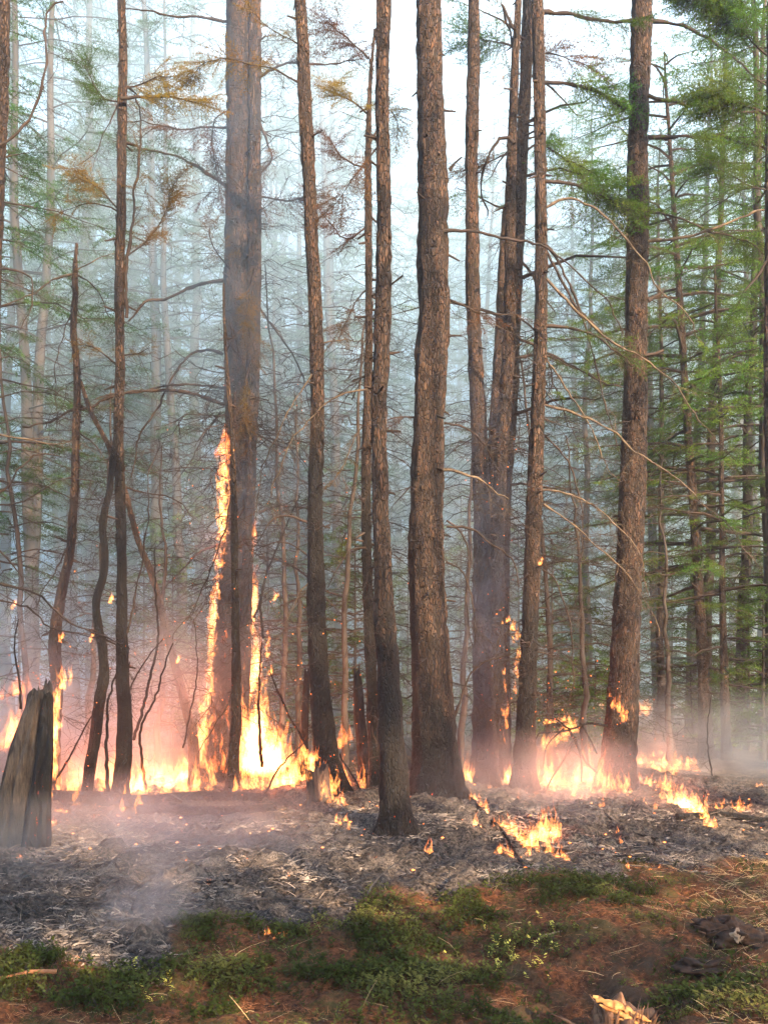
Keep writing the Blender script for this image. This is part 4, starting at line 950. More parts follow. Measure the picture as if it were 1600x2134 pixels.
g = Geo(); g.add(*lump(x, y + .02, z0 - .02, .135, .11, .115, 4, .42, fr=2.6)); fibres(g, x, y, z0, .11, .12, 110, q, .012, .8); child('wood', g, [plain_mat('decayed_wood', (.16, .08, .042), (.045, .022, .014), 22, stretch=(1, 1, .3))], root)
g = Geo()
def slab(g, P, wd, th_):
    C = spline(np.c_[np.array(P, float), np.zeros(len(P))], .012)[:, :3]; n = len(C); k_ = np.linspace(0, 1, n)
    wv = wd * np.interp(k_, [0, .12, .5, .85, 1], [.25, .8, 1, .6, .08]) * (1 + .25 * q.normal(0, 1, n)); C += q.normal(0, .0022, C.shape)
    V, F = tube(C, wv, 8); V = V.reshape(n, 8, 3); T_, A_, B_ = frames(C)
    off = V - C[:, None]; up = np.array([.25, -.3, .92]); off -= (off @ up)[..., None] * up * (1 - th_); g.add((C[:, None] + off).reshape(-1, 3), F)
slab(g, [(x - .125, y + .03, z0 + .135), (x - .06, y, z0 + .115), (x + .02, y - .02, z0 + .09), (x + .10, y - .05, z0 + .06)], .028, .4)
slab(g, [(x - .10, y + .0, z0 + .11), (x - .02, y - .03, z0 + .085), (x + .07, y - .07, z0 + .045)], .018, .5)
slab(g, [(x - .06, y - .04, z0 + .07), (x + .0, y - .06, z0 + .06), (x + .09, y - .09, z0 + .02)], .010, .5)
child('splinters', g, [M['freshwood']], root)
x, y = gpos(1512, 1958)
root = thing('rotten_log', 'dark rotten log end half buried in brown litter at right', 'log', (x, y, float(gz(x, y)) - .05))
z0 = float(gz(x, y)); g = Geo(); g.add(*lump(x + .03, y, z0 + .02, .17, .13, .085, 9, .5, 56, 36, 2.4)); g.add(*lump(x - .07, y + .04, z0 + .06, .09, .07, .05, 19, .5, 40, 26, 2.6)); g.add(*lump(x + .15, y - .05, z0 - .0, .10, .08, .06, 29, .5, 40, 26, 2.6))
for k_ in range(40):
    a = q.uniform(-.15, .17); C = np.array([x + a, y - .06 + q.uniform(-.03, .1), z0 + .10 - abs(a) * .3]) + np.linspace(0, 1, 4)[:, None] * np.array([q.uniform(-.08, .08), -.02, q.uniform(-.02, .035)]); add_tube(g, C, [.006, .007, .005, .001], 5)
child('wood', g, [M['rotwood']], root)
g = Geo(); g.add(*lump(x + .01, y - .13, z0 + .07, .028, .02, .028, 2, .6)); child('knot', g, [M['oldwood']], root)
x, y = gpos(1465, 2000)
g = Geo(); g.add(*lump(0, 0, .02, .12, .06, .045, 12, .5)); o = link('rotten_wood', g.mesh('rotten_wood', [M['rotwood']])); o.location = (x, y, float(gz(x, y)))
tag(o, 'small black chunk of rotten wood below the dark rotten log', 'wood chunk')

# burning arched branch beside the golden trunk, and other small charred stems
root = thing('arched_branch', 'collapsed charred branch arching down into the fire left of the golden trunk', 'branch', (W(1190, 1640, 9.9)[0], 9.9, 0))
for pix, w0, w1 in (([(1266, 1514), (1225, 1508), (1188, 1520), (1160, 1500), (1135, 1497)], 6, 3), ([(1188, 1522), (1150, 1528), (1125, 1530), (1118, 1545)], 5, 3), ([(1188, 1522), (1205, 1560), (1222, 1590), (1246, 1612)], 6, 4),
                    ([(1194, 1535), (1178, 1580), (1150, 1620), (1130, 1648)], 5, 3), ([(1196, 1536), (1208, 1580), (1212, 1630)], 4, 3), ([(1175, 1518), (1140, 1555), (1130, 1600)], 4, 2), ([(1210, 1510), (1232, 1550), (1240, 1570)], 4, 3)):
    P = np.array([W(a, b, 9.9) for a, b in pix]); P[:, 1] += R.normal(0, .08, len(P)); C = spline(P, .05)
    g = Geo(); add_tube(g, C, np.linspace(w0, w1, len(C)) / FPX * 9.9 / 2, 6, char=1., relief=0., ember=1.); child('limb', g, [M['bark']], root)

sticks = [([(320, 1140), (328, 1230), (325, 1330), (318, 1400), (300, 1480), (275, 1545)], 10.0, 7, 'thin burnt stem curving down between blackish trunk and burning trunk', 'lower'),
          ([(360, 1340), (338, 1400), (320, 1460), (296, 1520), (292, 1600), (300, 1650)], 9.8, 7, 'sparking thin stem kinked above the left ground flames', ''),
          ([(245, 1400), (228, 1440), (222, 1480), (224, 1560), (224, 1655)], 9.4, 9, 'upright burnt stem just left of the thin blackish trunk foot', ''),
          ([(222, 1440), (180, 1510), (140, 1590), (106, 1640)], 9.6, 5, 'slanting burnt sapling leaning from the snaking stem to the grey stump', ''),
          ([(408, 1290), (410, 1400), (400, 1480), (380, 1560)], 10.2, 4, 'hair-thin stem in the smoke left of the burning trunk', ''),
          ([(560, 1400), (590, 1470), (622, 1530), (640, 1560)], 10.0, 6, 'dead stem slanting into the fire left of the amber trunk', ''),
          ([(545, 1340), (540, 1450), (545, 1540), (545, 1600)], 10.6, 8, 'dark stem standing inside the bright flames right of burning trunk', ''),
          ([(640, 1545), (600, 1580), (570, 1620), (548, 1670)], 9.2, 5, 'bent twig sloping from mossy stump down to the ash', ''),
          ([(706, 1570), (730, 1610), (755, 1650), (765, 1700)], 8.9, 6, 'bent burnt sapling between amber trunk and foremost trunk', ''),
          ([(625, 1030), (560, 1180), (545, 1260), (548, 1330)], 10.8, 6, 'curved dead stem arching behind the burning trunk flames', ''),
          ([(560, 1110), (555, 1200), (530, 1290)], 10.9, 5, 'short dead stem near the right flames of the burning trunk', ''),
          ([(40, 1290), (30, 1350), (36, 1420), (38, 1480)], 9.2, 6, 'thin dead stem rising above the grey stump at the left border', ''),
          ([(1482, 1450), (1478, 1540), (1484, 1620)], 11.4, 4, 'thin bare stem standing on grey ash near the right border', ''),
          ([(1436, 1400), (1440, 1470), (1441, 1540)], 15.0, 5, 'pale bare stem behind smoke at right', ''),
          ([(1455, 1720), (1460, 1700), (1465, 1650)], 8.6, 3, 'charred twig poking out of the right ground flames', ''),
          ([(833, 1690), (838, 1740), (842, 1775)], 7.3, 4, 'black twig leaning on the foot of the foremost trunk', '')]
for pix, d, w_, lab, _ in sticks:
    P = np.array([W(a, b, d) for a, b in pix]); P[:, 1] += R.normal(0, .05, len(P))
    e = P[-1].copy(); zg = float(gz(e[0], e[1]))
    C = spline(P, .05); n = len(C); g = Geo()
    add_tube(g, C + R.normal(0, .004, C.shape), np.linspace(w_ * .4, w_, n) / FPX * d / 2, 6, char=1., relief=0., ember=.8)
    C2 = C[R.integers(0, n, 8)]; D = R.normal(0, 1, (8, 3)) * [1, .6, .5]
    g2 = Geo(); add_fronds(g2, FR_BARE, C2, D, R.uniform(.15, .4, 8), R, roll=1)
    root = thing('dead_sapling', lab, 'sapling', tuple(e)); child('stem', g, [M['bark']], root); child('twigs', g2, [M['twig']], root)['kind'] = 'stuff'

# ------------------------------------------------------------------ ground cover
def in_region(px, py, mask):
    return mask
def leaf_sprig(seed, n=11):
    r = np.random.default_rng(seed); wv, wf, nv, nf = [], [], [], []; base = 0
    for s in range(3):
        a = r.uniform(0, 6.28); tip = np.array([math.cos(a) * .45, math.sin(a) * .45, r.uniform(.7, 1.15)]); V, F = tube(np.array([[0, 0, 0], tip * [.4, .4, .55], tip]), [.03, .022, .012], 3)
        wf.append(F + base); wv.append(V); base += len(V)
        for u in np.linspace(.3, 1, 4):
            p = tip * np.array([u ** 1.3, u ** 1.3, u]); a2 = r.uniform(0, 6.28); d = np.array([math.cos(a2), math.sin(a2), r.uniform(-.1, .7)]); d /= np.linalg.norm(d)
            sd_ = np.cross(d, [0, 0, 1]); sd_ /= np.linalg.norm(sd_); L = r.uniform(.34, .56); k = len(nv)
            nv.extend([p, p + d * L * .5 + sd_ * L * .27, p + d * L, p + d * L * .5 - sd_ * L * .27]); nf.append((k, k + 1, k + 2, k + 3))
    return [(np.concatenate(wv), np.concatenate(wf), 0), (np.array(nv), np.array(nf), 1)]
SPR = [leaf_sprig(s) for s in range(5)]
def sprinkle(n, x0, x1, y0, y1, fn, r):
    """points on the ground kept with probability fn(px,py,x,y)"""
    y = r.uniform(y0, y1, n); x = r.uniform(-1, 1, n) * np.minimum(.46 * y + .2, max(abs(x0), abs(x1)))
    px, py = gpix(x, y); k = r.random(n) < fn(px, py, x, y); x, y = x[k], y[k]
    return np.stack([x, y, gz(x, y)], -1)
r = np.random.default_rng(77)
def greenness(px, py, x, y):
    a = 1 - ashmask(x, y); clump = np.clip(n2(x, y, 4.0, 61, 4) * 1.3 + .42, .10, 1)
    left = np.clip((560 - px) / 100, 0, 1) * np.clip((py - 1960) / 40, 0, 1) * np.clip((2115 - py) / 50, 0, 1)
    midd = np.clip((px - 350) / 60, 0, 1) * np.clip((1180 - px) / 160, 0, 1) * np.clip((2075 - py + (px - 700) * .08) / 60, 0, 1)
    top = np.exp(-((px - 1240) / 120) ** 2 - ((py - 1860) / 60) ** 2) * .9
    low = np.exp(-((px - 1480) / 130) ** 2 - ((py - 2060) / 50) ** 2) * .55 + np.exp(-((px - 960) / 200) ** 2 - ((py - 2060) / 60) ** 2) * .5
    return a * clump * np.clip(np.maximum.reduce([left, midd * .9, top, low]) ** .8, 0.07, 1)
P = sprinkle(44000, -4, 4, 3.6, 7.2, greenness, r)
g = Geo(); k = r.integers(0, 5, len(P)); a = r.uniform(0, 6.28, len(P)); s = r.uniform(.022, .06, len(P))
Mx = np.zeros((len(P), 3, 3)); Mx[:, 0, 0] = Mx[:, 1, 1] = np.cos(a) * s; Mx[:, 0, 1] = -np.sin(a) * s; Mx[:, 1, 0] = np.sin(a) * s; Mx[:, 2, 2] = s
for q_ in range(5):
    if (k == q_).any(): scatter(g, SPR[q_], Mx[k == q_], P[k == q_])
tag(link('berry_shrubs', g.mesh('berry_shrubs', [M['twig'], M['berry']], False)), 'low green berry shrubs carpeting the unburnt ground in front', 'shrubs', kind='stuff')

def bits(name, label, n, region, size, wid, matl, curl=.5, lift=.3, zoff=.0, seed=0, cat='litter', segs=3, vert=0.0):
    r = np.random.default_rng(seed); P = sprinkle(n, -5, 5, region[0], region[1], region[2], r); m_ = len(P); sl = segs + 1
    L = r.uniform(*size, m_); az = r.uniform(0, 6.28, m_) if len(region) < 4 else r.normal(region[3], .6, m_)
    el = r.normal(lift, .25, m_) + vert; D = np.stack([np.cos(az) * np.cos(el), np.sin(az) * np.cos(el), np.sin(el)], -1)
    S = np.stack([-np.sin(az), np.cos(az), 0 * az], -1); kk = np.linspace(0, 1, sl)
    bend = r.normal(0, curl, m_); bz = -abs(r.normal(0, curl * .5, m_))
    C = P[:, None] + (D[:, None] * kk[None, :, None] + S[:, None] * (bend[:, None] * kk ** 2)[..., None] + np.array([0, 0, 1.]) * (bz[:, None] * kk ** 2)[..., None]) * L[:, None, None]
    C[..., 2] = np.maximum(C[..., 2], P[:, None, 2] - .004) + zoff
    w_ = r.uniform(*wid, m_)[:, None] * np.linspace(1, .45, sl)[None]; U = np.array([0, 0, 1.])
    V = np.stack([C + S[:, None] * w_[..., None], C - S[:, None] * w_[..., None] * .6 , C + U * w_[..., None] * 1.2], 2).reshape(-1, 3)
    base = (np.arange(m_) * sl * 3)[:, None, None]; i = np.arange(segs)[:, None] * 3; j = np.arange(3)[None]
    F = np.stack([i + j, i + (j + 1) % 3, i + 3 + (j + 1) % 3, i + 3 + j], -1).reshape(-1, 4); F = (F[None] + base).reshape(-1, 4)
    g = Geo(); g.add(V, F); return tag(link(name, g.mesh(name, [M[matl]], False)), label, cat, kind='stuff')
ashf = lambda px, py, x, y: ashmask(x, y) * np.clip(.35 + n2(x, y, 2.0, 91, 3) * 1.3, .06, 1) * np.clip((10.5 - y) / 2.5, .15, 1)
bits('ash_twigs', 'pale ash-coated twigs littering the burnt ground', 20000, (4.6, 11.0, ashf), (.03, .11), (.0020, .0050), 'ash', seed=1)
bits('charred_twigs', 'black charred twigs littering the burnt ground', 16000, (4.6, 11.0, lambda px, py, x, y: ashmask(x, y)), (.03, .16), (.0016, .005), 'coal', seed=2)
bits('charred_sticks', 'longer charred sticks strewn over the ash', 420, (5.0, 11.0, lambda px, py, x, y: ashmask(x, y)), (.15, .55), (.003, .009), 'coal', seed=12, curl=.35, lift=.05, segs=5, zoff=.008)
bits('ash_flakes', 'curled grey ash flakes on the burnt ground', 22000, (4.5, 9.5, ashf), (.015, .05), (.004, .011), 'ash', seed=3, curl=.9, segs=2)
bits('needle_litter', 'reddish brown needle litter on the unburnt ground', 26000, (3.5, 7.4, lambda px, py, x, y: (1 - ashmask(x, y)) * .9), (.015, .05), (.0009, .002), 'duff', seed=4, lift=.4, segs=2)
bits('dry_grass', 'scattered dry straw on the sunlit litter at right', 9000, (4.0, 7.6, lambda px, py, x, y: (1 - ashmask(x, y)) * np.clip((px - 1380) / 200, .06, 1)), (.05, .18), (.0008, .0018), 'straw', seed=5, lift=.35)
bits('green_grass', 'fine green grass blades among the low shrubs', 5000, (3.6, 7.4, lambda px, py, x, y: (1 - ashmask(x, y)) * (.25 + greenness(px, py, x, y))), (.03, .09), (.0008, .0016), 'berry', seed=6, lift=1.1)
# berry sprigs in bright yellow leaf colour, standing in for patches of sunlight
P = sprinkle(1500, -4, 4, 4.3, 5.6, lambda px, py, x, y: np.exp(-((px - 1080) / 70) ** 2 - ((py - 1975) / 32) ** 2) + .7 * np.exp(-((px - 320) / 70) ** 2 - ((py - 2050) / 30) ** 2), r)
g = Geo(); k = r.integers(0, 5, len(P)); s = r.uniform(.022, .05, len(P)); Mx = np.eye(3)[None] * s[:, None, None]
for q_ in range(5):
    if (k == q_).any(): scatter(g, SPR[q_], Mx[k == q_], P[k == q_])
tag(link('sun_painted_sprigs', g.mesh('sun_painted_sprigs', [M['twig'], leaf_mat('sun_painted_leaves', [(.30, .28, .05), (.50, .42, .10), (.25, .26, .04)])], False)), 'berry sprigs, sunlight painted yellow into their leaves, on the litter in the lower middle', 'shrubs', kind='stuff')

# ------------------------------------------------------------------ fire
def tongue(g, base, h, w_, r, lean=0.25, nz=8, seg=6, heat=1.0):
    k = np.linspace(0, 1, nz); ph = r.uniform(0, 6.28); fr = r.uniform(3, 7); am = r.uniform(.04, .14) * h
    lx, ly = r.normal(0, lean * .5), r.normal(0, lean * .3)
    c = np.stack([base[0] + am * np.sin(ph + k * fr) * k + lx * h * k, base[1] + am * .6 * np.cos(ph * 1.7 + k * fr) * k + ly * h * k, base[2] - .01 + h * k], -1)
    pr = (1 - k) ** .75 * (.55 + .75 * np.sin(math.pi * np.clip(k * 1.25 + .12, 0, 1))) * w_ * (1 + .18 * r.normal(0, 1, nz).clip(-1.3, 1.3)); pr[-1] = .0008
    th = np.arange(seg) / seg * 6.283 + r.uniform(0, 6.28); fl = r.uniform(.35, .8)
    off = np.stack([np.cos(th), np.sin(th) * fl, 0 * th], -1)
    V = c[:, None] + off[None] * pr[:, None, None] * (1 + .25 * r.normal(0, 1, (nz, seg, 1)).clip(-1, 1))
    i = np.arange(nz - 1)[:, None] * seg; j = np.arange(seg)[None]
    F = np.stack([i + j, i + (j + 1) % seg, i + seg + (j + 1) % seg, i + seg + j], -1).reshape(-1, 4)
    ht = heat * np.interp(k, [0, .12, .45, 1], [.35, .9, .75, .22])
    g.add(V.reshape(-1, 3), F, 0, hotness=np.repeat(ht, seg))

def fire(label, emits, light=None, name='fire', cat='fire', group=None):
    """emits: (x0,y0,x1,y1, n, h_px(lo,hi), w_px(lo,hi), d or None (on the ground), depth jitter, heat)"""
    g = Geo(); r = R; first = None
    for (x0, y0, x1, y1, n, hh, ww, d, dj, heat, *sj) in emits:
        sj = sj[0] if sj else 3
        for q_ in range(n):
            u = r.random(); px = x0 + (x1 - x0) * u + r.normal(0, sj); py = y0 + (y1 - y0) * u + (r.normal(0, 7) if d is not None and n > 15 else 0)
            dd = (EYE * FPX / (py - HZ) if d is None else d) + r.normal(0, dj)
            p = W(px, py, dd if d is not None else EYE * FPX / (py - HZ))
            if d is None:
                p[1] += r.normal(0, dj); p[2] = float(gz(p[0], p[1]))
            e = r.random() ** 1.6; h = (hh[0] + (hh[1] - hh[0]) * e) / FPX * dd; w_ = (ww[0] + (ww[1] - ww[0]) * (.4 * e + .6 * r.random())) / FPX * dd / 2
            tongue(g, p, h, w_, r, heat=heat * r.uniform(.7, 1.1))
            if first is None: first = p.copy()
    g.v = [v - first for v in g.v]
    o = link(name, g.mesh(name, [M['flame']])); o.location = first
    tag(o, label, cat, group, 'stuff' if sum(e_[4] for e_ in emits) >= 20 else None)
    if light:
        for (px, py, d, pw) in light:
            ld = bpy.data.lights.new('fire_light', 'POINT'); ld.energy = pw * .36; ld.color = (1, .30, .16); ld.shadow_soft_size = .18
            lo = bpy.data.objects.new('fire_light', ld); COL.objects.link(lo); lo.parent = o; lo.location = W(px, py, d) - first
    return o
fire('long row of flames on the ground behind the charred log, beside the grey stump', [
    (105, 1668, 440, 1656, 120, (10, 85), (5, 18), None, .5, 1.0), (120, 1640, 430, 1628, 70, (14, 110), (5, 18), None, .45, .8), (262, 1668, 292, 1668, 22, (50, 100), (10, 22), None, .1, 1.2), (340, 1640, 420, 1610, 40, (30, 90), (8, 20), None, .2, 1)],
    light=[(180, 1630, 10.7, 60), (330, 1620, 10.9, 60)])
fire('low flames creeping along the ground in front of the long charred log', [(95, 1725, 150, 1728, 14, (8, 26), (5, 12), None, .12, 1), (95, 1700, 560, 1712, 50, (4, 14), (4, 10), None, .05, .8), (300, 1748, 365, 1750, 8, (5, 12), (4, 8), None, .05, 1)])
fire('narrow sheet of fire climbing behind the right edge of the grey stump', [(104, 1660, 124, 1420, 60, (30, 90), (5, 13), 8.6, .1, 1), (120, 1440, 150, 1410, 16, (12, 34), (4, 10), 8.8, .1, 1)], light=[(125, 1540, 8.9, 18)])
fire('scattered flames licking up behind the left border and the grey stump', [(0, 1560, 90, 1500, 40, (30, 110), (8, 22), 9.6, .2, .6), (0, 1460, 60, 1440, 14, (20, 70), (6, 14), 9.6, .2, .5)], light=[(30, 1540, 9.6, 30)])
fire('tall ragged flame running up the left side of the burning trunk', [(422, 1600, 436, 1440, 56, (20, 80), (5, 16), 11.3, .12, .9, 7), (436, 1440, 447, 1290, 44, (14, 60), (4, 12), 11.35, .10, .9, 5), (446, 1300, 458, 1130, 44, (12, 46), (4, 12), 11.2, .08, 1, 5),
    (461, 1130, 468, 980, 60, (12, 60), (4, 16), 11.2, .08, 1.1, 5), (462, 1000, 468, 920, 26, (14, 46), (6, 18), 11.2, .06, .6, 7)], light=[(432, 1450, 11.3, 24), (452, 1120, 11.3, 16)])
fire('orange flames lapping over the charred foot of the burning trunk', [(430, 1606, 485, 1600, 26, (20, 70), (4, 11), 10.9, .1, .45), (440, 1560, 480, 1480, 20, (14, 50), (3, 9), 10.95, .08, .40, 8), (450, 1420, 466, 1320, 7, (10, 30), (3, 8), 11.0, .04, .4, 6)])
fire('tallest blaze, a bright column of fire right of the burning trunk', [(495, 1644, 610, 1636, 60, (16, 70), (5, 15), None, .35, .9, 6), (505, 1612, 585, 1606, 110, (60, 150), (10, 26), 11.1, .25, 1.1), (508, 1560, 550, 1540, 60, (60, 160), (8, 22), 11.3, .15, 1.1), (515, 1460, 540, 1400, 36, (50, 140), (7, 18), 11.4, .1, 1), (518, 1330, 532, 1250, 26, (50, 140), (6, 14), 11.4, .06, .9), (522, 1200, 528, 1100, 14, (40, 100), (4, 9), 11.3, .05, .8)],
    light=[(560, 1560, 11.3, 60), (528, 1350, 11.5, 30)])
fire('flames on a burning twig hanging right of the tallest blaze', [(556, 1370, 560, 1320, 10, (10, 30), (4, 8), 11.0, .05, 1), (540, 1440, 566, 1400, 10, (14, 40), (4, 8), 11.0, .05, 1)])
fire('jumble of flames over fallen twigs between the tallest blaze and mossy stump', [(580, 1640, 650, 1620, 60, (20, 90), (7, 18), None, .3, 1), (590, 1600, 640, 1580, 24, (20, 70), (6, 14), 10.2, .2, .9)], light=[(620, 1600, 9.9, 40)])
fire('flames crowning the mossy stump and wrapping the amber trunk foot', [(636, 1625, 690, 1650, 34, (20, 70), (6, 16), 8.8, .12, 1), (640, 1600, 660, 1580, 14, (20, 60), (5, 12), 8.9, .1, 1), (670, 1670, 720, 1690, 20, (14, 40), (5, 12), 8.7, .1, 1)], light=[(685, 1640, 8.6, 4)])
fire('flames behind and right of the amber trunk foot', [(700, 1680, 765, 1690, 44, (30, 120), (8, 18), 9.7, .2, 1), (705, 1560, 730, 1540, 10, (30, 60), (7, 14), 10.0, .1, .6)], light=[(735, 1640, 9.8, 35)])
fire('upright flame between the thickest trunk and the smoke-blue trunk', [(962, 1640, 980, 1640, 22, (20, 70), (6, 14), 10.2, .1, 1)], light=[(968, 1600, 10.6, 4)])
fire('flames at the ember-pocked foot of the crooked dark trunk', [(1040, 1640, 1066, 1630, 20, (16, 60), (5, 12), 10.6, .1, 1), (1048, 1560, 1056, 1480, 8, (14, 50), (4, 8), 10.8, .05, .8)], light=[(1055, 1590, 10.8, 4)])
fire('fire following a curled hanging branch right of the crooked dark trunk', [(1048, 1300, 1066, 1290, 7, (10, 22), (4, 8), 10.6, .04, 1.2), (1066, 1300, 1080, 1350, 9, (14, 30), (4, 8), 10.6, .04, 1.2), (1080, 1350, 1077, 1450, 14, (14, 34), (4, 9), 10.6, .04, 1.2), (1050, 1450, 1052, 1400, 6, (10, 30), (3, 7), 10.6, .04, 1)])
fire('broad blaze behind the collapsed arched branch, left of golden trunk', [(1118, 1640, 1255, 1634, 70, (16, 100), (6, 17), 10.4, .25, .8), (1115, 1660, 1265, 1650, 50, (10, 50), (5, 13), None, .35, .8), (1130, 1560, 1200, 1520, 34, (14, 60), (6, 15), 10.3, .2, .85), (1130, 1510, 1180, 1500, 12, (10, 30), (5, 10), 10.0, .1, 1)],
    light=[(1170, 1590, 10.4, 45), (1225, 1620, 10.1, 16)])
fire('thin flames scaling the foot of the golden trunk', [(1258, 1640, 1312, 1655, 22, (16, 70), (4, 11), 9.75, .05, .9)])
fire('small orange fire stuck on the flank of the golden trunk', [(1272, 1470, 1306, 1500, 16, (12, 44), (5, 11), 9.82, .02, .85)], light=[(1285, 1480, 9.6, 3)])
fire('diagonal line of flames on the ground below the thickest trunk', [(985, 1690, 1020, 1735, 22, (12, 34), (5, 14), None, .08, 1), (1015, 1735, 1090, 1778, 44, (12, 46), (6, 16), None, .12, 1), (1090, 1785, 1160, 1770, 46, (20, 96), (7, 18), None, .1, 1.1), (1140, 1790, 1185, 1798, 20, (10, 34), (5, 12), None, .06, 1), (1030, 1790, 1070, 1796, 14, (10, 30), (5, 12), None, .05, 1)],
    light=[(1120, 1740, 7.6, 36)])
fire('taller slim flame standing alone left of the diagonal ground fire', [(989, 1751, 991, 1751, 4, (30, 44), (6, 9), None, .005, 1, .8)])
fire('shorter slim flame close beside the taller slim one', [(1001, 1763, 1002, 1763, 3, (20, 32), (5, 8), None, .005, 1, .8)])
fire('little three-tongued flame on the ash below the foremost trunk', [(880, 1800, 912, 1800, 9, (12, 40), (5, 9), None, .04, 1)])
fire('tiny flame on the ash left of the three-tongued flame', [(768, 1812, 784, 1812, 5, (8, 22), (5, 10), None, .03, 1)])
fire('small fire on pale ash left of the foremost trunk foot', [(700, 1745, 728, 1756, 9, (10, 26), (5, 12), None, .05, .9)])
fire('pair of small flames at the edge of the green shrubs', [(554, 1936, 558, 1938, 3, (14, 34), (6, 10), None, .02, 1), (576, 1936, 594, 1938, 5, (8, 20), (6, 11), None, .03, 1)])
fire('flat flame along the thin arched branch on the ash', [(428, 1860, 464, 1858, 9, (4, 14), (5, 10), None, .02, 1.1)])
fire('lone tiny flame on the ash at the left border', [(34, 1802, 50, 1812, 4, (8, 18), (5, 9), None, .03, 1)])
fire('tiny flame on grey ash above the green shrubs, left of the middle', [(598, 1836, 608, 1838, 3, (5, 10), (5, 9), None, .02, 1)])
fire('tiny flame on ash just right of the pair of small flames', [(716, 1846, 722, 1846, 3, (5, 12), (4, 8), None, .02, 1)])
fire('small flame below the brown pole', [(1294, 1802, 1312, 1808, 7, (8, 28), (5, 11), None, .03, 1)])
fire('sliver of flame between the brown pole and the diagonal fire', [(1206, 1790, 1216, 1792, 3, (8, 20), (5, 9), None, .02, 1)])
fire('string of tiny flames on the sunlit ash edge at right', [(1340, 1806, 1440, 1802, 10, (5, 14), (4, 8), None, .03, .9)])
fire('curved thin flame on a twig on the ash below golden trunk', [(1284, 1738, 1304, 1758, 5, (10, 26), (4, 7), None, .02, 1)])
fire('field of small flames on the ash right of the golden trunk', [(1330, 1640, 1420, 1650, 40, (10, 40), (5, 12), None, .3, .9), (1345, 1600, 1450, 1590, 60, (8, 28), (6, 14), None, .5, .9), (1130, 1690, 1380, 1690, 26, (6, 26), (5, 11), None, .35, .8), (1010, 1660, 1110, 1680, 16, (6, 26), (5, 10), None, .25, .8)])
fire('brighter ground fire by the charred poles at right', [(1400, 1690, 1470, 1716, 90, (12, 54), (8, 20), None, .25, 1.1), (1450, 1690, 1560, 1694, 34, (8, 30), (6, 14), None, .12, 1)], light=[(1450, 1680, 9.0, 40)])
fire('low flame line at the far edge of the ash, right of golden trunk', [(1330, 1590, 1420, 1582, 44, (8, 26), (5, 12), None, .3, .9)], light=[(1370, 1570, 13, 12)])
fire('single flame on ash near the right border', [(1572, 1642, 1590, 1640, 4, (8, 24), (4, 8), None, .03, 1)])
for n_, (px, py, d, n, lab) in enumerate([(1150, 1470, 20, 12, 'distant fire in the bushes left of the golden trunk'), (1190, 1440, 21, 7, 'faint distant flames above the arched branch'), (1248, 1478, 19, 7, 'distant flames touching the left side of golden trunk'), (1345, 1480, 19, 16, 'distant fire just right of the golden trunk'),
                                (1395, 1480, 20, 14, 'distant fire between golden trunk and thin brown trunk'), (1440, 1474, 20, 8, 'distant flames left of the thin brown trunk'), (1540, 1480, 19, 8, 'distant flames in the green bushes at the right border')]):
    fire(lab, [(px - 12, py, px + 12, py, n, (8, 34), (6, 12), d, .5, 1)])
for px, py, d, lab in [(30, 1262, 8.6, 'fire on twig tips at the left border above the stump'), (128, 1330, 9.4, 'flame on a forked twig above the grey stump'), (190, 1330, 9.2, 'flame on a bent twig left of the blackish trunk'), (232, 1250, 9.2, 'flame climbing a twig between the two blackish stems'),
                       (372, 1375, 10, 'small flame on a twig left of the burning trunk'), (1128, 1170, 9.8, 'small flame on the bark of grey-brown straight trunk'), (1044, 160, 10.8, 'single flame high on a twig near the top'), (575, 1245, 10.8, 'burning twig between the tallest blaze and amber trunk')]:
    fire(lab, [(px - 4, py + 8, px + 3, py - 6, 12, (8, 18), (4, 7), d, .015, 1, 1)], name='flame', cat='flame')

# sparks and embers
g = Geo(); r = np.random.default_rng(9)
oc = np.array([[1, 0, 0], [-1, 0, 0], [0, 1, 0], [0, -1, 0], [0, 0, 1], [0, 0, -1]], float); of = np.array([[0, 2, 4], [2, 1, 4], [1, 3, 4], [3, 0, 4], [2, 0, 5], [1, 2, 5], [3, 1, 5], [0, 3, 5]])
for cx, cy, sx, sy, n, d in ((480, 1250, 120, 200, 130, 10.6), (1040, 1100, 35, 200, 50, 10.4), (1180, 1480, 90, 70, 60, 9.8), (150, 1450, 150, 130, 90, 9.2), (700, 1520, 80, 120, 60, 9.2), (560, 1000, 120, 200, 30, 11)):
    for _ in range(n):
        p = W(r.normal(cx, sx), min(1690, r.normal(cy, sy)), d + r.normal(0, .5)); g.add(p + oc * r.uniform(.002, .0055), of)
for _ in range(420):
    px, py = r.uniform(0, 1600), r.uniform(1640, 1830); x, y = gpos(px, py)
    if ashmask(np.array([x]), np.array([y]))[0] > .6 and r.random() < .35: g.add(np.array([x, y, float(gz(x, y)) + .012]) + oc * r.uniform(.003, .010) * [1.6, 1.2, .6], of)
tag(link('sparks', g.mesh('sparks', [M['glow']])), 'glowing orange sparks drifting above and embers lying on the ash', 'sparks', kind='stuff')

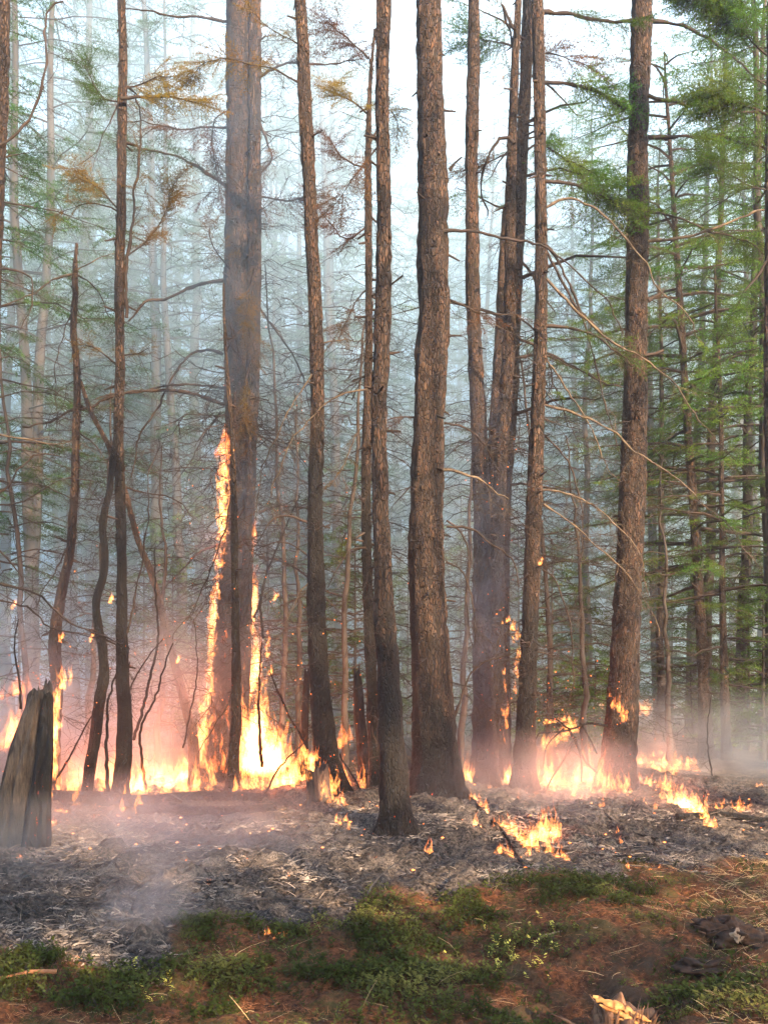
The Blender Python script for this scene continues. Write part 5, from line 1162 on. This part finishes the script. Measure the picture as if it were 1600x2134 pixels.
# ------------------------------------------------------------------ drifting smoke
def smoke(label, c, rad, dens, col=(.86, .9, .96), nscale=1.0, seed=0, rough=.5):
    m, t, o = mat('smoke')
    tc = N(t, 'ShaderNodeTexCoord'); ln = N(t, 'ShaderNodeVectorMath', operation='LENGTH'); t.links.new(tc.outputs['Object'], ln.inputs[0])
    fall = maprange(t, .25, 1.0, 1, 0, ln.outputs['Value'])
    mp = N(t, 'ShaderNodeMapping'); mp.inputs['Location'].default_value = (seed * 3.7, 0, 0); mp.inputs['Scale'].default_value = tuple(np.array(rad) * nscale)
    t.links.new(tc.outputs['Object'], mp.inputs[0]); nn = noise_node(t, mp.outputs[0], 1.0, 3, rough, .6)
    k = math_(t, 'MULTIPLY', math_(t, 'MULTIPLY', fall, maprange(t, .36, .68, .12, 1.5, nn)), dens)
    p = N(t, 'ShaderNodeVolumePrincipled'); p.inputs['Color'].default_value = (*col, 1); p.inputs['Anisotropy'].default_value = .45
    t.links.new(k, p.inputs['Density']); t.links.new(p.outputs[0], o.inputs['Volume'])
    g = Geo(); V, F = lump(0, 0, 0, 1, 1, 1, 1, 0, 20, 14); g.add(V, F)
    cv = V.reshape(14, 20, 3)
    for row in (0, 13):
        cf = capfan(20, 0); g.add(np.vstack([[0, 0, 1.0 if row == 0 else -1.0], cv[row]]), cf if row == 0 else cf[:, ::-1])
    ob = link('smoke', g.mesh('smoke', [m])); ob.location = c; ob.scale = rad
    return tag(ob, label, 'smoke', kind='stuff')
smoke('column of bluish smoke veiling the burning trunk', (W(500, 700, 10.3)[0], 10.9, 5.0), (1.25, .7, 6.4), .15, col=(.55, .78, 1.0), nscale=.8, seed=1)
smoke('rosy smoke glowing over the flames behind the grey stump', (W(170, 1500, 10.5)[0], 10.5, 1.05), (2.1, 1.1, 1.6), .42, nscale=1.0, seed=2)
smoke('purplish smoke around the smoke-blue trunk', (W(1010, 1300, 10)[0], 10.35, 2.0), (.6, .4, 3.6), .26, col=(.62, .74, 1.0), nscale=1.3, seed=3)
smoke('white smoke creeping over the ash at right', (W(1480, 1560, 12)[0], 12.0, .35), (2.4, 2.3, .8), .20, nscale=1.8, seed=4)
smoke('thin smoke drifting over the ash at left', (W(300, 1750, 7.2)[0], 7.3, .15), (1.7, 1.5, .5), .42, nscale=2.0, seed=5)
smoke('wisp of smoke rising from the ash by the shrubs', (W(300, 1930, 5.2)[0], 5.3, .15), (.35, .4, .5), .5, nscale=3, seed=6)
smoke('smoke drifting between the foremost trunk and the diagonal fire', (W(1150, 1690, 9)[0], 9.0, .25), (1.6, 1.2, .6), .30, nscale=1.6, seed=7)
